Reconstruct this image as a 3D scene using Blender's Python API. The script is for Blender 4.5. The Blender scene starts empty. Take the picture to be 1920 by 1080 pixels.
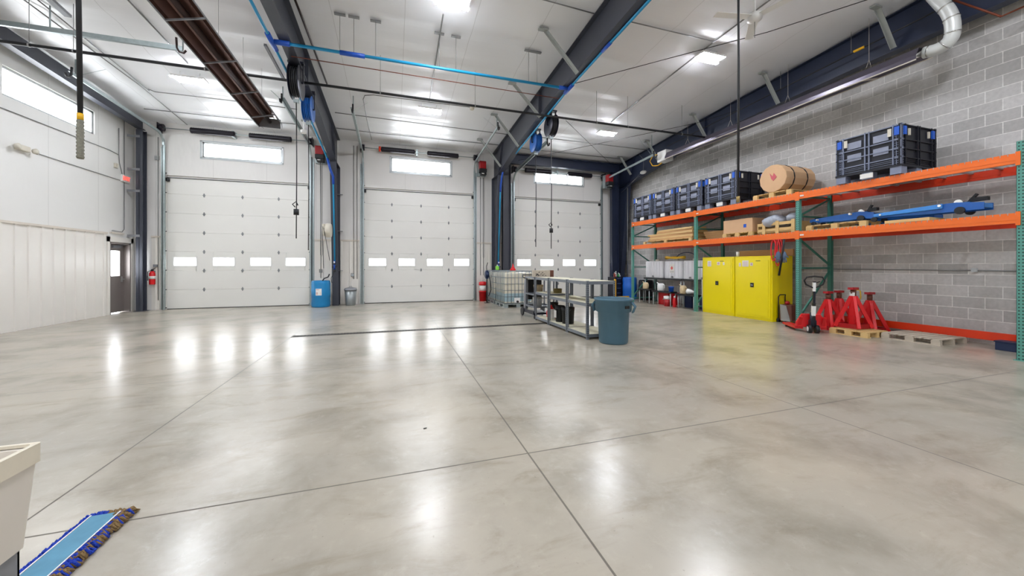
import bpy, bmesh, math, random
from mathutils import Vector, Matrix
random.seed(7)
PI = math.pi
S = bpy.context.scene
COL = S.collection

# ------------------------------------------------------------------ camera
F, CX, CY, H = 685.0, 960.0, 498.0, 1.385
YAW = math.atan(221 / F)
cam = bpy.data.objects.new('camera', bpy.data.cameras.new('camera')); COL.objects.link(cam)
cam.data.sensor_width = 36; cam.data.lens = F / 1920 * 36
cam.data.shift_y = -(540 - CY) / 1920
cam.data.clip_start = .05; cam.data.clip_end = 200
cam.location = (0, 0, H); cam.rotation_euler = (PI / 2, 0, -YAW)
S.camera = cam

# ------------------------------------------------------------------ world: bright overcast daylight
W = bpy.data.worlds.new('sky'); S.world = W; W.use_nodes = True
bg = W.node_tree.nodes['Background']; bg.inputs[0].default_value = (.93, .965, 1, 1); bg.inputs[1].default_value = 4.4

# ------------------------------------------------------------------ exposure
S.view_settings.view_transform = 'Standard'; S.view_settings.look = 'None'
S.view_settings.gamma = 1; S.view_settings.exposure = 1.9; S.view_settings.use_curve_mapping = False
LAMP = 84.0            # emission of the LED bars
S.cycles.use_denoising = True; S.cycles.max_bounces = 8; S.cycles.diffuse_bounces = 5; S.cycles.glossy_bounces = 4
S.cycles.sample_clamp_indirect = 6; S.cycles.transparent_max_bounces = 12; S.cycles.use_light_tree = True

# ------------------------------------------------------------------ room dimensions (metres, X right, Y towards the overhead doors)
XL, XR, YB, YR = -7.62, 10.0, 14.3, -8.0
def zc(y): return 5.87 + .06 * (YB - y)      # sloping ceiling
FX = (-7.32, -1.93, 3.84, 9.6)               # steel frames

# points of the place found on its real planes
_s, _c = math.sin(YAW), math.cos(YAW)
def ray(px, py):
    a = (px - CX) / F; return Vector((_s + a * _c, _c - a * _s, -(py - CY) / F))
def aZ(px, py, z=0.):
    r = ray(px, py); return Vector((0, 0, H)) + r * ((z - H) / r.z)
def aX(px, py, x):
    r = ray(px, py); return Vector((0, 0, H)) + r * (x / r.x)
def aY(px, py, y):
    r = ray(px, py); return Vector((0, 0, H)) + r * (y / r.y)
def aC(px, py, off=.03):
    r = ray(px, py); return Vector((0, 0, H)) + r * ((5.87 + .06 * YB - off - H) / (r.z + .06 * r.y))

# ------------------------------------------------------------------ materials
def lin(h):
    h = h.lstrip('#'); o = []
    for i in (0, 2, 4):
        v = int(h[i:i + 2], 16) / 255; o.append(v / 12.92 if v <= .04045 else ((v + .055) / 1.055) ** 2.4)
    return tuple(o) + (1,)
MATS = {}
def newmat(name):
    m = bpy.data.materials.new(name); m.use_nodes = True; nt = m.node_tree
    return m, nt, nt.nodes['Principled BSDF']
def N(nt, t, **k):
    n = nt.nodes.new(t)
    for a, b in k.items(): setattr(n, a, b)
    return n
def math_(nt, op, a, b=None, c=None):
    n = N(nt, 'ShaderNodeMath', operation=op)
    for i, v in enumerate((a, b, c)):
        if v is None: continue
        if isinstance(v, (int, float)): n.inputs[i].default_value = v
        else: nt.links.new(v, n.inputs[i])
    return n.outputs[0]
def mixc(nt, f, a, b):
    n = N(nt, 'ShaderNodeMix', data_type='RGBA')
    for s, v in ((n.inputs[0], f), (n.inputs[6], a), (n.inputs[7], b)):
        if isinstance(v, (int, float)): s.default_value = v
        elif isinstance(v, tuple): s.default_value = v
        else: nt.links.new(v, s)
    return n.outputs[2]
def mat(name, col, rough=.5, metal=0., var=.12, scale=6., bump=0., bscale=60., spec=.5):
    if name in MATS: return MATS[name]
    m, nt, b = newmat(name); c = lin(col)
    tc = N(nt, 'ShaderNodeTexCoord'); no = N(nt, 'ShaderNodeTexNoise')
    no.inputs['Scale'].default_value = scale; no.inputs['Detail'].default_value = 4
    nt.links.new(tc.outputs['Object'], no.inputs['Vector'])
    d = tuple(x * (1 - var) for x in c[:3]) + (1,); l = tuple(min(1, x * (1 + var * .6)) for x in c[:3]) + (1,)
    nt.links.new(mixc(nt, no.outputs[0], d, l), b.inputs['Base Color'])
    b.inputs['Roughness'].default_value = rough; b.inputs['Metallic'].default_value = metal
    b.inputs['Specular IOR Level'].default_value = spec
    if bump:
        n2 = N(nt, 'ShaderNodeTexNoise'); n2.inputs['Scale'].default_value = bscale
        nt.links.new(tc.outputs['Object'], n2.inputs['Vector'])
        bp = N(nt, 'ShaderNodeBump'); bp.inputs['Strength'].default_value = bump; bp.inputs['Distance'].default_value = .01
        nt.links.new(n2.outputs[0], bp.inputs['Height']); nt.links.new(bp.outputs[0], b.inputs['Normal'])
    MATS[name] = m; return m

def floor_mat():
    m, nt, b = newmat('polished_concrete'); L = nt.links
    tc = N(nt, 'ShaderNodeTexCoord'); sp = N(nt, 'ShaderNodeSeparateXYZ'); L.new(tc.outputs['Object'], sp.inputs[0])
    def noise(sc, det=5, dist=0., mp=None, rough=.5):
        n = N(nt, 'ShaderNodeTexNoise'); n.inputs['Scale'].default_value = sc; n.inputs['Detail'].default_value = det
        n.inputs['Distortion'].default_value = dist; n.inputs['Roughness'].default_value = rough
        if mp:
            p = N(nt, 'ShaderNodeMapping'); p.inputs['Scale'].default_value = mp[0]; p.inputs['Rotation'].default_value[2] = mp[1]
            L.new(tc.outputs['Object'], p.inputs[0]); L.new(p.outputs[0], n.inputs['Vector'])
        else: L.new(tc.outputs['Object'], n.inputs['Vector'])
        return n.outputs[0]
    def ramp(v, a, c):
        r = N(nt, 'ShaderNodeMapRange'); r.inputs[1].default_value = a; r.inputs[2].default_value = c; L.new(v, r.inputs[0]); return r.outputs[0]
    def sm(v, a, c):
        r = N(nt, 'ShaderNodeMapRange'); r.interpolation_type = 'SMOOTHSTEP'; r.inputs[1].default_value = a; r.inputs[2].default_value = c; L.new(v, r.inputs[0]); return r.outputs[0]
    base = mixc(nt, sm(noise(.4, 4), .3, .7), lin('A6A094'), lin('B5AC9B'))
    base = mixc(nt, math_(nt, 'MULTIPLY', sm(noise(1.1, 9, .25, rough=.6), .42, .75), .8), base, lin('857E70'))
    base = mixc(nt, math_(nt, 'MULTIPLY', sm(noise(2.3, 10, .5, ((.6, 1.6, 1), .35), rough=.68), .5, .75), .5), base, lin('7E735F'))
    base = mixc(nt, math_(nt, 'MULTIPLY', sm(noise(9, 10, .3, rough=.75), .5, .8), .35), base, lin('C8C1B3'))
    base = mixc(nt, math_(nt, 'MULTIPLY', sm(noise(45, 3), .68, .8), .5), base, lin('6F6A60'))
    # saw-cut joints
    def line(o, off, per, w):
        d = math_(nt, 'PINGPONG', math_(nt, 'SUBTRACT', o, off), per / 2)
        return math_(nt, 'LESS_THAN', d, w)
    j = math_(nt, 'MAXIMUM', line(sp.outputs[0], .94, 2.84, .006), line(sp.outputs[1], 2.53, 2.85, .006))
    base = mixc(nt, math_(nt, 'MULTIPLY', j, .8), base, lin('4A433A'))
    L.new(base, b.inputs['Base Color'])
    r = math_(nt, 'ADD', math_(nt, 'MULTIPLY', noise(1.3, 5, .5), .04), .215)
    L.new(math_(nt, 'ADD', r, math_(nt, 'MULTIPLY', j, .5)), b.inputs['Roughness'])
    b.inputs['Specular IOR Level'].default_value = .6
    bp = N(nt, 'ShaderNodeBump'); bp.inputs['Strength'].default_value = .06; bp.inputs['Distance'].default_value = .02
    L.new(noise(3.2, 4), bp.inputs['Height']); L.new(bp.outputs[0], b.inputs['Normal'])
    return m
def cmu_mat():
    m, nt, b = newmat('concrete_block'); L = nt.links
    tc = N(nt, 'ShaderNodeTexCoord'); sp = N(nt, 'ShaderNodeSeparateXYZ'); L.new(tc.outputs['Object'], sp.inputs[0])
    cb = N(nt, 'ShaderNodeCombineXYZ'); L.new(sp.outputs[1], cb.inputs[0]); L.new(sp.outputs[2], cb.inputs[1])
    br = N(nt, 'ShaderNodeTexBrick'); L.new(cb.outputs[0], br.inputs['Vector'])
    br.inputs['Scale'].default_value = 1; br.inputs['Brick Width'].default_value = .4; br.inputs['Row Height'].default_value = .2033
    br.inputs['Mortar Size'].default_value = .007; br.inputs['Mortar Smooth'].default_value = .3; br.offset = .5
    br.inputs['Color1'].default_value = lin('AAA8A5'); br.inputs['Color2'].default_value = lin('C8C6C3'); br.inputs['Mortar'].default_value = lin('E4E2DE')
    no = N(nt, 'ShaderNodeTexNoise'); no.inputs['Scale'].default_value = 18; no.inputs['Detail'].default_value = 8; L.new(tc.outputs['Object'], no.inputs['Vector'])
    n2 = N(nt, 'ShaderNodeTexNoise'); n2.inputs['Scale'].default_value = 1.1; L.new(tc.outputs['Object'], n2.inputs['Vector'])
    v = math_(nt, 'ADD', math_(nt, 'MULTIPLY', no.outputs[0], .42), math_(nt, 'MULTIPLY', n2.outputs[0], .3))
    mx = N(nt, 'ShaderNodeMix', data_type='RGBA', blend_type='MULTIPLY'); mx.inputs[0].default_value = 1
    cc = N(nt, 'ShaderNodeCombineXYZ'); vv = math_(nt, 'ADD', v, .66)
    for i in range(3): L.new(vv, cc.inputs[i])
    L.new(br.outputs[0], mx.inputs[6]); L.new(cc.outputs[0], mx.inputs[7]); L.new(mx.outputs[2], b.inputs['Base Color'])
    b.inputs['Roughness'].default_value = .85
    bp = N(nt, 'ShaderNodeBump'); bp.inputs['Strength'].default_value = .5; bp.inputs['Distance'].default_value = .01
    h = math_(nt, 'SUBTRACT', math_(nt, 'MULTIPLY', no.outputs[0], .3), br.outputs[1]); L.new(h, bp.inputs['Height']); L.new(bp.outputs[0], b.inputs['Normal'])
    return m
def vinyl_mat(name, col, rough, seam_axis, per, off, wr=(1, 1, 1), strength=.25, dist=.03):
    m, nt, b = newmat(name); L = nt.links
    tc = N(nt, 'ShaderNodeTexCoord'); sp = N(nt, 'ShaderNodeSeparateXYZ'); L.new(tc.outputs['Object'], sp.inputs[0])
    no = N(nt, 'ShaderNodeTexNoise'); no.inputs['Scale'].default_value = 1; no.inputs['Detail'].default_value = 3
    mp = N(nt, 'ShaderNodeMapping'); mp.inputs['Scale'].default_value = wr; L.new(tc.outputs['Object'], mp.inputs[0]); L.new(mp.outputs[0], no.inputs['Vector'])
    n3 = N(nt, 'ShaderNodeTexNoise'); n3.inputs['Scale'].default_value = .8; n3.inputs['Detail'].default_value = 6; L.new(tc.outputs['Object'], n3.inputs['Vector'])
    d = math_(nt, 'PINGPONG', math_(nt, 'SUBTRACT', sp.outputs[seam_axis], off), per / 2)
    ln = math_(nt, 'LESS_THAN', d, .006)
    c = lin(col); base = mixc(nt, n3.outputs[0], tuple(x * .9 for x in c[:3]) + (1,), c)
    L.new(mixc(nt, math_(nt, 'MULTIPLY', ln, .3), base, lin('8A8782')), b.inputs['Base Color'])
    b.inputs['Roughness'].default_value = rough
    bp = N(nt, 'ShaderNodeBump'); bp.inputs['Strength'].default_value = strength; bp.inputs['Distance'].default_value = dist
    L.new(no.outputs[0], bp.inputs['Height']); L.new(bp.outputs[0], b.inputs['Normal'])
    return m
def holes_mat():
    # green powder coat with two columns of dark teardrop holes on the front face (object Y across, Z up)
    m, nt, b = newmat('rack_green'); L = nt.links
    tc = N(nt, 'ShaderNodeTexCoord'); sp = N(nt, 'ShaderNodeSeparateXYZ'); L.new(tc.outputs['Object'], sp.inputs[0])
    ay = math_(nt, 'SUBTRACT', math_(nt, 'ABSOLUTE', sp.outputs[1]), .018)
    z = math_(nt, 'SUBTRACT', math_(nt, 'MODULO', sp.outputs[2], .05), .025)
    r = math_(nt, 'SQRT', math_(nt, 'ADD', math_(nt, 'POWER', ay, 2), math_(nt, 'POWER', math_(nt, 'MULTIPLY', z, .8), 2)))
    hole = math_(nt, 'LESS_THAN', r, .0085)
    L.new(mixc(nt, hole, lin('57988A'), lin('15302B')), b.inputs['Base Color']); b.inputs['Roughness'].default_value = .45
    return m
def emis(name, col, st):
    m, nt, b = newmat(name); b.inputs['Base Color'].default_value = lin(col)
    b.inputs['Emission Color'].default_value = lin(col); b.inputs['Emission Strength'].default_value = st; MATS[name] = m; return m
def glass_mat():
    m, nt, b = newmat('window_glass'); L = nt.links
    tr = N(nt, 'ShaderNodeBsdfTransparent'); gl = N(nt, 'ShaderNodeBsdfGlossy'); gl.inputs['Roughness'].default_value = .02
    fr = N(nt, 'ShaderNodeFresnel'); fr.inputs[0].default_value = 1.45
    mx = N(nt, 'ShaderNodeMixShader'); ge = N(nt, 'ShaderNodeNewGeometry'); L.new(math_(nt, 'MULTIPLY', fr.outputs[0], math_(nt, 'SUBTRACT', 1., ge.outputs['Backfacing'])), mx.inputs[0]); L.new(tr.outputs[0], mx.inputs[1]); L.new(gl.outputs[0], mx.inputs[2])
    L.new(mx.outputs[0], nt.nodes['Material Output'].inputs[0]); return m
def plastic_clear(name, col, alpha):
    m, nt, b = newmat(name); b.inputs['Base Color'].default_value = lin(col); b.inputs['Roughness'].default_value = .25
    b.inputs['Alpha'].default_value = alpha; return m
def wood_mat(name, c1, c2, sc=8.):
    m, nt, b = newmat(name); L = nt.links; tc = N(nt, 'ShaderNodeTexCoord')
    mp = N(nt, 'ShaderNodeMapping'); mp.inputs['Scale'].default_value = (sc, sc * .15, sc); L.new(tc.outputs['Object'], mp.inputs[0])
    no = N(nt, 'ShaderNodeTexNoise'); no.inputs['Scale'].default_value = 3; no.inputs['Detail'].default_value = 6; L.new(mp.outputs[0], no.inputs['Vector'])
    L.new(mixc(nt, no.outputs[0], lin(c1), lin(c2)), b.inputs['Base Color']); b.inputs['Roughness'].default_value = .7; return m

M_floor = floor_mat(); M_cmu = cmu_mat()
M_ceil = vinyl_mat('ceiling_vinyl', 'F3F4F6', .33, 0, 1.35, .2, (.35, 3.0, 1), .30, .05)
M_wallv = vinyl_mat('wall_vinyl_back', 'E4E2DE', .5, 0, 1.5, .4, (2, 1, .7), .35, .05)
M_wallvl = vinyl_mat('wall_vinyl_left', 'E8E7E3', .5, 1, 1.5, .85, (1, 2, .7), .35, .05)
M_liner = mat('liner_panel', 'EAE6DE', .38, 0, .05, 2)
M_trimw = mat('cream_trim', 'D8CFC2', .45, 0, .1)
M_steel = mat('navy_grey_steel', '42454F', .42, 0, .15, 2)
M_steelR = mat('navy_steel', '252E45', .42, 0, .15, 2)
M_galv = mat('galvanised', 'A9B5B6', .35, .65, .25, 14)
M_cond = mat('conduit', '8E8F8E', .4, .6, .1)
M_door = mat('door_panel', 'E3E2DC', .35, 0, .04, 1.5)
M_hinge2 = mat('strut_dark', '3E4446', .4, .4, .1)
M_hinge = mat('hinge_metal', '8C8E90', .45, .35, .1)
M_black = mat('black_rubber', '17181B', .5, 0, .2)
M_spring = mat('spring_black', '1C1822', .4, .3, .2, 20)
M_glass = glass_mat()
M_frame = mat('window_frame_metal', 'B9BEBF', .4, .3, .05)
M_taupe = mat('taupe_door', '857C78', .35, .1, .12, 2)
M_blueP = mat('air_pipe_blue', '1B93C4', .35, 0, .08)
M_blueD = mat('pipe_fitting_blue', '1450B8', .4, 0, .1)
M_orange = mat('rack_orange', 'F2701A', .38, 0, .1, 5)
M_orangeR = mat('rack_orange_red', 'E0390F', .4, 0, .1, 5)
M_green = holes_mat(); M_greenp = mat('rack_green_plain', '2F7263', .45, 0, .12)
M_wire = mat('deck_wire', 'B0B3B2', .4, .6, .1)
M_crate = mat('crate_plastic', '12141F', .5, 0, .2, 10)
M_crateg = mat('crate_grey', '7F879C', .5, 0, .2, 10)
M_blueT = mat('crate_blue_latch', '1F5CC8', .45, 0, .1)
M_label = mat('label_white', 'E8E6E0', .6, 0, .05)
M_card = mat('cardboard', 'C79A66', .75, 0, .14, 5); M_cardl = mat('cardboard_light', 'D3AC84', .75, 0, .08, 5)
M_wood = wood_mat('pallet_wood', 'C9A262', 'E2C58C'); M_woodg = wood_mat('grey_wood', 'A79C8B', 'CFC4B2'); M_lumber = wood_mat('lumber', 'C49A5A', 'EBD09A', 5)
M_yel = mat('cabinet_yellow', 'F2DE00', .3, 0, .04, 2)
M_yelh = mat('stacker_yellow', 'F0B818', .4, 0, .1)
M_red = mat('jack_red', 'D8121A', .38, 0, .15, 8); M_reddk = mat('red_dark', 'A8141A', .4, 0, .2)
M_jblue = mat('jack_blue', '1860B4', .38, 0, .15, 8)
M_bbarrel = mat('barrel_blue', '1484C0', .35, 0, .1, 3); M_bbarrel2 = mat('barrel_blue_deep', '1466CC', .35, 0, .1, 3)
M_canblue = mat('bin_slate', '4A6E80', .45, 0, .12, 5)
M_cangrey = mat('can_galv', '9AA0A0', .35, .6, .2, 10)
M_shelf = mat('shelf_steel', '7A8088', .4, .35, .15, 12); M_board = mat('shelf_board', 'D8D4BC', .7, 0, .15, 12)
M_ibc = plastic_clear('ibc_plastic', 'E6E0CC', .93); M_ibcb = mat('ibc_liquid', '9FB8C0', .3, 0, .1, 3); M_tank = mat('tank_white', 'E6E6EA', .4, 0, .05, 3)
M_tan = mat('jug_tan', 'D9C29A', .5, 0, .1); M_white = mat('plastic_white', 'EDEDEA', .45, 0, .05)
M_navy = mat('tote_navy', '16284C', .45, 0, .15); M_toolblk = mat('tool_cabinet', '1A1C2C', .35, .2, .15)
M_heatr = mat('heater_reflector', '6A4A40', .3, .55, .25, 3); M_heattube = mat('heater_tube', '3E3130', .35, .6, .25, 4)
M_bright = mat('bright_aluminium', 'D9D9D6', .22, .9, .1, 4)
M_duct = mat('white_duct', 'DADDDA', .4, .2, .1, 8)
M_grey = mat('grey_metal', '8A8C90', .45, .3, .12)
M_brace = mat('brace_grey', 'A4A8A4', .45, .2, .12)
M_panelg = mat('crate_panel', '8E94A6', .5, 0, .2, 10)
M_heatr2 = mat('heater_dark_reflector', '5C5763', .3, .5, .25, 3)
M_jbluel = mat('jack_light_blue', '3C8CDC', .35, 0, .1, 8)
M_cagew = mat('cage_wire', '7C868C', .4, .4, .1)
M_beige = mat('beige_plastic', 'D5CFBF', .5, 0, .06)
M_rust = mat('rust_pipe', '7A3A22', .5, .2, .2)
M_mopb = mat('mop_yarn_blue', '1A3FB4', .9, 0, .4, 90, .6, 200); M_mopn = mat('mop_yarn_brown', '8A7048', .9, 0, .45, 90, .6, 200); M_mopt = mat('mop_canvas', '5C93AE', .8, 0, .3, 12)
M_hosek = mat('hose_black', '202124', .5, 0, .1)
M_lamp = emis('led_bar', 'F3F6FF', LAMP)
M_exit = emis('exit_red', 'FF3A2E', 1.0)
M_drain = mat('drain_iron', '4A443C', .5, .5, .3, 40)
M_wrap = plastic_clear('plastic_wrap', 'C3CBD8', .6)
M_brown = mat('cart_brown', '6A4030', .55, .1, .3, 12); M_silver = mat('silver_panel', 'B4B4B2', .35, .6, .1)
M_sign = mat('grey_corrugated', 'BCBDBC', .5, 0, .08)

# ------------------------------------------------------------------ mesh builder
class MB:
    def __init__(s): s.bm = bmesh.new()
    def _add(s, vs, fs, sm=False):
        b = [s.bm.verts.new(v) for v in vs]
        for f in fs:
            try:
                fc = s.bm.faces.new([b[i] for i in f]); fc.smooth = sm
            except ValueError: pass
    def box(s, x0, y0, z0, x1, y1, z1):
        x0, x1 = sorted((x0, x1)); y0, y1 = sorted((y0, y1)); z0, z1 = sorted((z0, z1))
        v = [(x, y, z) for z in (z0, z1) for y in (y0, y1) for x in (x0, x1)]
        s._add(v, [(0, 2, 3, 1), (4, 5, 7, 6), (0, 1, 5, 4), (2, 6, 7, 3), (0, 4, 6, 2), (1, 3, 7, 5)]); return s
    def cb(s, c, d): return s.box(c[0] - d[0] / 2, c[1] - d[1] / 2, c[2] - d[2] / 2, c[0] + d[0] / 2, c[1] + d[1] / 2, c[2] + d[2] / 2)
    def bar(s, p, q, w, h, up=(0, 0, 1)):
        # rectangular bar from p to q, w across, h along up
        p, q = Vector(p), Vector(q); d = (q - p).normalized(); u = Vector(up); r = d.cross(u)
        if r.length < 1e-4: r = d.cross(Vector((0, 1, 0)))
        r.normalize(); u = r.cross(d); r = r * w / 2; u = u * h / 2
        v = [a + i * r + j * u for a in (p, q) for i, j in ((-1, -1), (1, -1), (1, 1), (-1, 1))]
        s._add(v, [(3, 2, 1, 0), (4, 5, 6, 7), (0, 1, 5, 4), (1, 2, 6, 5), (2, 3, 7, 6), (3, 0, 4, 7)]); return s
    def cyl(s, p, q, r, r2=None, n=16, cap=True):
        p, q = Vector(p), Vector(q); r2 = r if r2 is None else r2; d = (q - p).normalized()
        a = d.orthogonal().normalized(); b = d.cross(a)
        v = [o + (a * math.cos(t) + b * math.sin(t)) * rr for o, rr in ((p, r), (q, r2)) for t in [2 * PI * i / n for i in range(n)]]
        s._add(v, [(i, (i + 1) % n, n + (i + 1) % n, n + i) for i in range(n)], True)
        if cap: s._add(v[:n], [tuple(reversed(range(n)))]); s._add(v[n:], [tuple(range(n))])
        return s
    def tube(s, pts, r, n=8, closed=False):
        pts = [Vector(p) for p in pts]; k = len(pts); vs = []; prev = None
        for i, p in enumerate(pts):
            a = pts[i - 1] if i else (pts[-1] if closed else p); b = pts[(i + 1) % k] if (i < k - 1 or closed) else p
            d = (b - a); d = d.normalized() if d.length > 1e-9 else Vector((0, 0, 1))
            if prev is None: u = d.orthogonal().normalized()
            else:
                u = prev - d * prev.dot(d); u = u.normalized() if u.length > 1e-6 else d.orthogonal().normalized()
            prev = u; w = d.cross(u)
            vs += [p + (u * math.cos(2 * PI * j / n) + w * math.sin(2 * PI * j / n)) * r for j in range(n)]
        fs = []
        for i in range(k if closed else k - 1):
            o, e = i * n, ((i + 1) % k) * n
            fs += [(o + j, o + (j + 1) % n, e + (j + 1) % n, e + j) for j in range(n)]
        s._add(vs, fs, True)
        if not closed: s._add(vs[:n], [tuple(reversed(range(n)))]); s._add(vs[-n:], [tuple(range(n))])
        return s
    def lathe(s, prof, c=(0, 0, 0), n=28, axis='z', sm=True):
        c = Vector(c); vs = []
        for r, h in prof:
            for i in range(n):
                t = 2 * PI * i / n; x, y = r * math.cos(t), r * math.sin(t)
                vs.append(c + (Vector((x, y, h)) if axis == 'z' else Vector((h, x, y)) if axis == 'x' else Vector((x, h, y))))
        fs = [(k * n + i, k * n + (i + 1) % n, (k + 1) * n + (i + 1) % n, (k + 1) * n + i) for k in range(len(prof) - 1) for i in range(n)]
        s._add(vs, fs, sm)
        if prof[0][0] > 1e-4: s._add(vs[:n], [tuple(reversed(range(n)))])
        if prof[-1][0] > 1e-4: s._add(vs[-n:], [tuple(range(n))])
        return s
    def prism(s, poly, axis, a, b):
        # poly: 2-D points in the two other axes (x: (y,z), y: (x,z), z: (x,y))
        def P(t, u, v): return {'x': (t, u, v), 'y': (u, t, v), 'z': (u, v, t)}[axis]
        n = len(poly); v = [P(a, *p) for p in poly] + [P(b, *p) for p in poly]
        s._add(v, [tuple(reversed(range(n))), tuple(range(n, 2 * n))] + [(i, (i + 1) % n, n + (i + 1) % n, n + i) for i in range(n)]); return s
    def blob(s, c, r, n=12, m=8):
        c = Vector(c); vs = []
        for k in range(m + 1):
            ph = PI * k / m
            for i in range(n):
                t = 2 * PI * i / n; vs.append(c + Vector((r[0] * math.sin(ph) * math.cos(t), r[1] * math.sin(ph) * math.sin(t), -r[2] * math.cos(ph))))
        s._add(vs, [(k * n + i, k * n + (i + 1) % n, (k + 1) * n + (i + 1) % n, (k + 1) * n + i) for k in range(m) for i in range(n)], True); return s
    def each(s, name, m, parent, bev=0.):
        # every separate piece becomes a part of its own
        bmesh.ops.remove_doubles(s.bm, verts=s.bm.verts, dist=1e-5); seen = set(); out = []
        for v0 in list(s.bm.verts):
            if v0 in seen: continue
            st = [v0]; seen.add(v0); isl = []
            while st:
                v = st.pop(); isl.append(v)
                for e in v.link_edges:
                    w = e.other_vert(v)
                    if w not in seen: seen.add(w); st.append(w)
            ids = {v: i for i, v in enumerate(isl)}; fs = {f for v in isl for f in v.link_faces}; q = MB()
            vs = [q.bm.verts.new(v.co) for v in isl]
            for f in fs:
                nf = q.bm.faces.new([vs[ids[v]] for v in f.verts]); nf.smooth = f.smooth
            out.append(q.build(name, m, parent, bev))
        s.bm.free(); return out
    def build(s, name, m, parent=None, bev=0., loc=None, rz=0.):
        bmesh.ops.remove_doubles(s.bm, verts=s.bm.verts, dist=1e-5)
        bmesh.ops.recalc_face_normals(s.bm, faces=s.bm.faces)
        me = bpy.data.meshes.new(name); s.bm.to_mesh(me); s.bm.free(); me.materials.append(m)
        o = bpy.data.objects.new(name, me); COL.objects.link(o)
        if parent: o.parent = parent
        if loc is not None: o.location = loc
        if rz: o.rotation_euler.z = rz
        if bev:
            md = o.modifiers.new('bevel', 'BEVEL'); md.width = bev; md.segments = 2; md.limit_method = 'ANGLE'; md.angle_limit = .7
        return o
def tag(o, label, cat, group=None, kind=None):
    o['label'] = label; o['category'] = cat
    if group: o['group'] = group
    if kind: o['kind'] = kind
    return o
def thing(name, label, cat, loc=(0, 0, 0), rz=0., group=None, kind=None):
    o = bpy.data.objects.new(name, None); COL.objects.link(o); o.location = loc; o.rotation_euler = (0, 0, rz)
    o.empty_display_size = .1
    return tag(o, label, cat, group, kind)
KIDS = {}
def copy_tree(o, parent=None):
    c = o.copy(); COL.objects.link(c); c.parent = parent
    for ch in list(o.children): copy_tree(ch, c)
    return c
def dup(o, loc, label, rz=None, group=None):
    c = copy_tree(o); c.location = loc; c['label'] = label
    if rz is not None: c.rotation_euler.z = rz
    if group: c['group'] = group
    return c
def text(s_, size, m, loc, rot, parent=None, name='lettering', ext=.002):
    cu = bpy.data.curves.new(name, 'FONT'); cu.body = s_; cu.size = size; cu.align_x = 'CENTER'; cu.align_y = 'CENTER'; cu.extrude = ext
    o = bpy.data.objects.new(name, cu); COL.objects.link(o); o.location = loc; o.rotation_euler = rot; cu.materials.append(m)
    me = bpy.data.meshes.new_from_object(o); bpy.data.objects.remove(o); bpy.data.curves.remove(cu)
    me.materials.clear(); me.materials.append(m)
    o = bpy.data.objects.new(name, me); COL.objects.link(o); o.location = loc; o.rotation_euler = rot
    if parent: o.parent = parent
    return o
def struct(name, mb, m, label, cat, **k):
    return tag(mb.build(name, m, **k), label, cat, kind='structure')

# ================================================================== SETTING
fl = MB(); fl.box(XL - .3, YR - .3, -.2, XR + .3, YB + .3, 0)
struct('floor', fl, M_floor, 'polished grey concrete floor with saw-cut joints', 'floor')
# ceiling: slightly pillowed insulation facing between the purlins
g = MB(); ny = 180; nx = 2; rows = []
vs = []; fs = []
for j in range(ny + 1):
    y = YR - .2 + (YB + .4 - YR) * j / ny; pil = .03 * abs(math.sin(PI * (y - .3) / 1.42)) + .009 * math.sin(PI * y / .35)
    for x in (XL - .2, XR + .2): vs.append((x, y, zc(y) + pil))
for j in range(ny): a = 2 * j; fs.append((a, a + 2, a + 3, a + 1))
g._add(vs, fs, True)
g._add([(XL - .2, YR - .2, zc(YR) + .3), (XR + .2, YR - .2, zc(YR) + .3), (XR + .2, YB + .2, zc(YB) + .3), (XL - .2, YB + .2, zc(YB) + .3)], [(0, 1, 2, 3)])
struct('ceiling', g, M_ceil, 'white sloping ceiling of insulation facing', 'ceiling')
DC = (-4.81, .98, 6.72); DW = 2.03
TW = [(-5.90, -3.65, 4.88, 5.39), (-.11, 2.11, 4.88, 5.42), (5.62, 7.89, 4.87, 5.34)]
# back wall with door and transom openings
b = MB(); T = .22
xs = [XL - .2]
for i, dc in enumerate(DC):
    xs += [dc - DW, dc + DW]
xs.append(XR + .2)
for k in range(0, len(xs), 2): b.box(xs[k], YB, 0, xs[k + 1], YB + T, 4.24)
top = zc(YB) + .1; prev = XL - .2
for (x0, x1, z0, z1) in TW:
    b.box(prev, YB, 4.24, x0, YB + T, top); b.box(x0, YB, 4.24, x1, YB + T, z0); b.box(x0, YB, z1, x1, YB + T, top); prev = x1
b.box(prev, YB, 4.24, XR + .2, YB + T, top)
struct('wall_back', b, M_wallv, 'white back wall holding the three overhead doors', 'wall')
# left wall: long high window, man door
b = MB(); WY = (10.3, 12.73); MD = (13.23, 14.1)
b.box(XL - T, YR, 0, XL, MD[0], 4.88); b.box(XL - T, MD[0], 2.06, XL, MD[1], 4.88); b.box(XL - T, MD[1], 0, XL, YB, 4.88)
b.box(XL - T, YR, 4.88, XL, WY[0], zc(YR) + .1)
b.box(XL - T, WY[0], 5.5, XL, WY[1], zc(WY[0]) + .1); b.box(XL - T, WY[1], 4.88, XL, YB, zc(WY[1]) + .1)
struct('wall_left', b, M_wallvl, 'white left wall with wrinkled insulation facing', 'wall')
struct('wall_right', MB().box(XR, YR, 0, XR + T, YB, zc(YR) + .1), M_cmu, 'grey concrete block wall behind the pallet rack', 'wall')
struct('wall_rear', MB().box(XL - T, YR - T, 0, XR + T, YR, zc(YR) + .2), M_wallv, 'white wall behind the viewer', 'wall')

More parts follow.
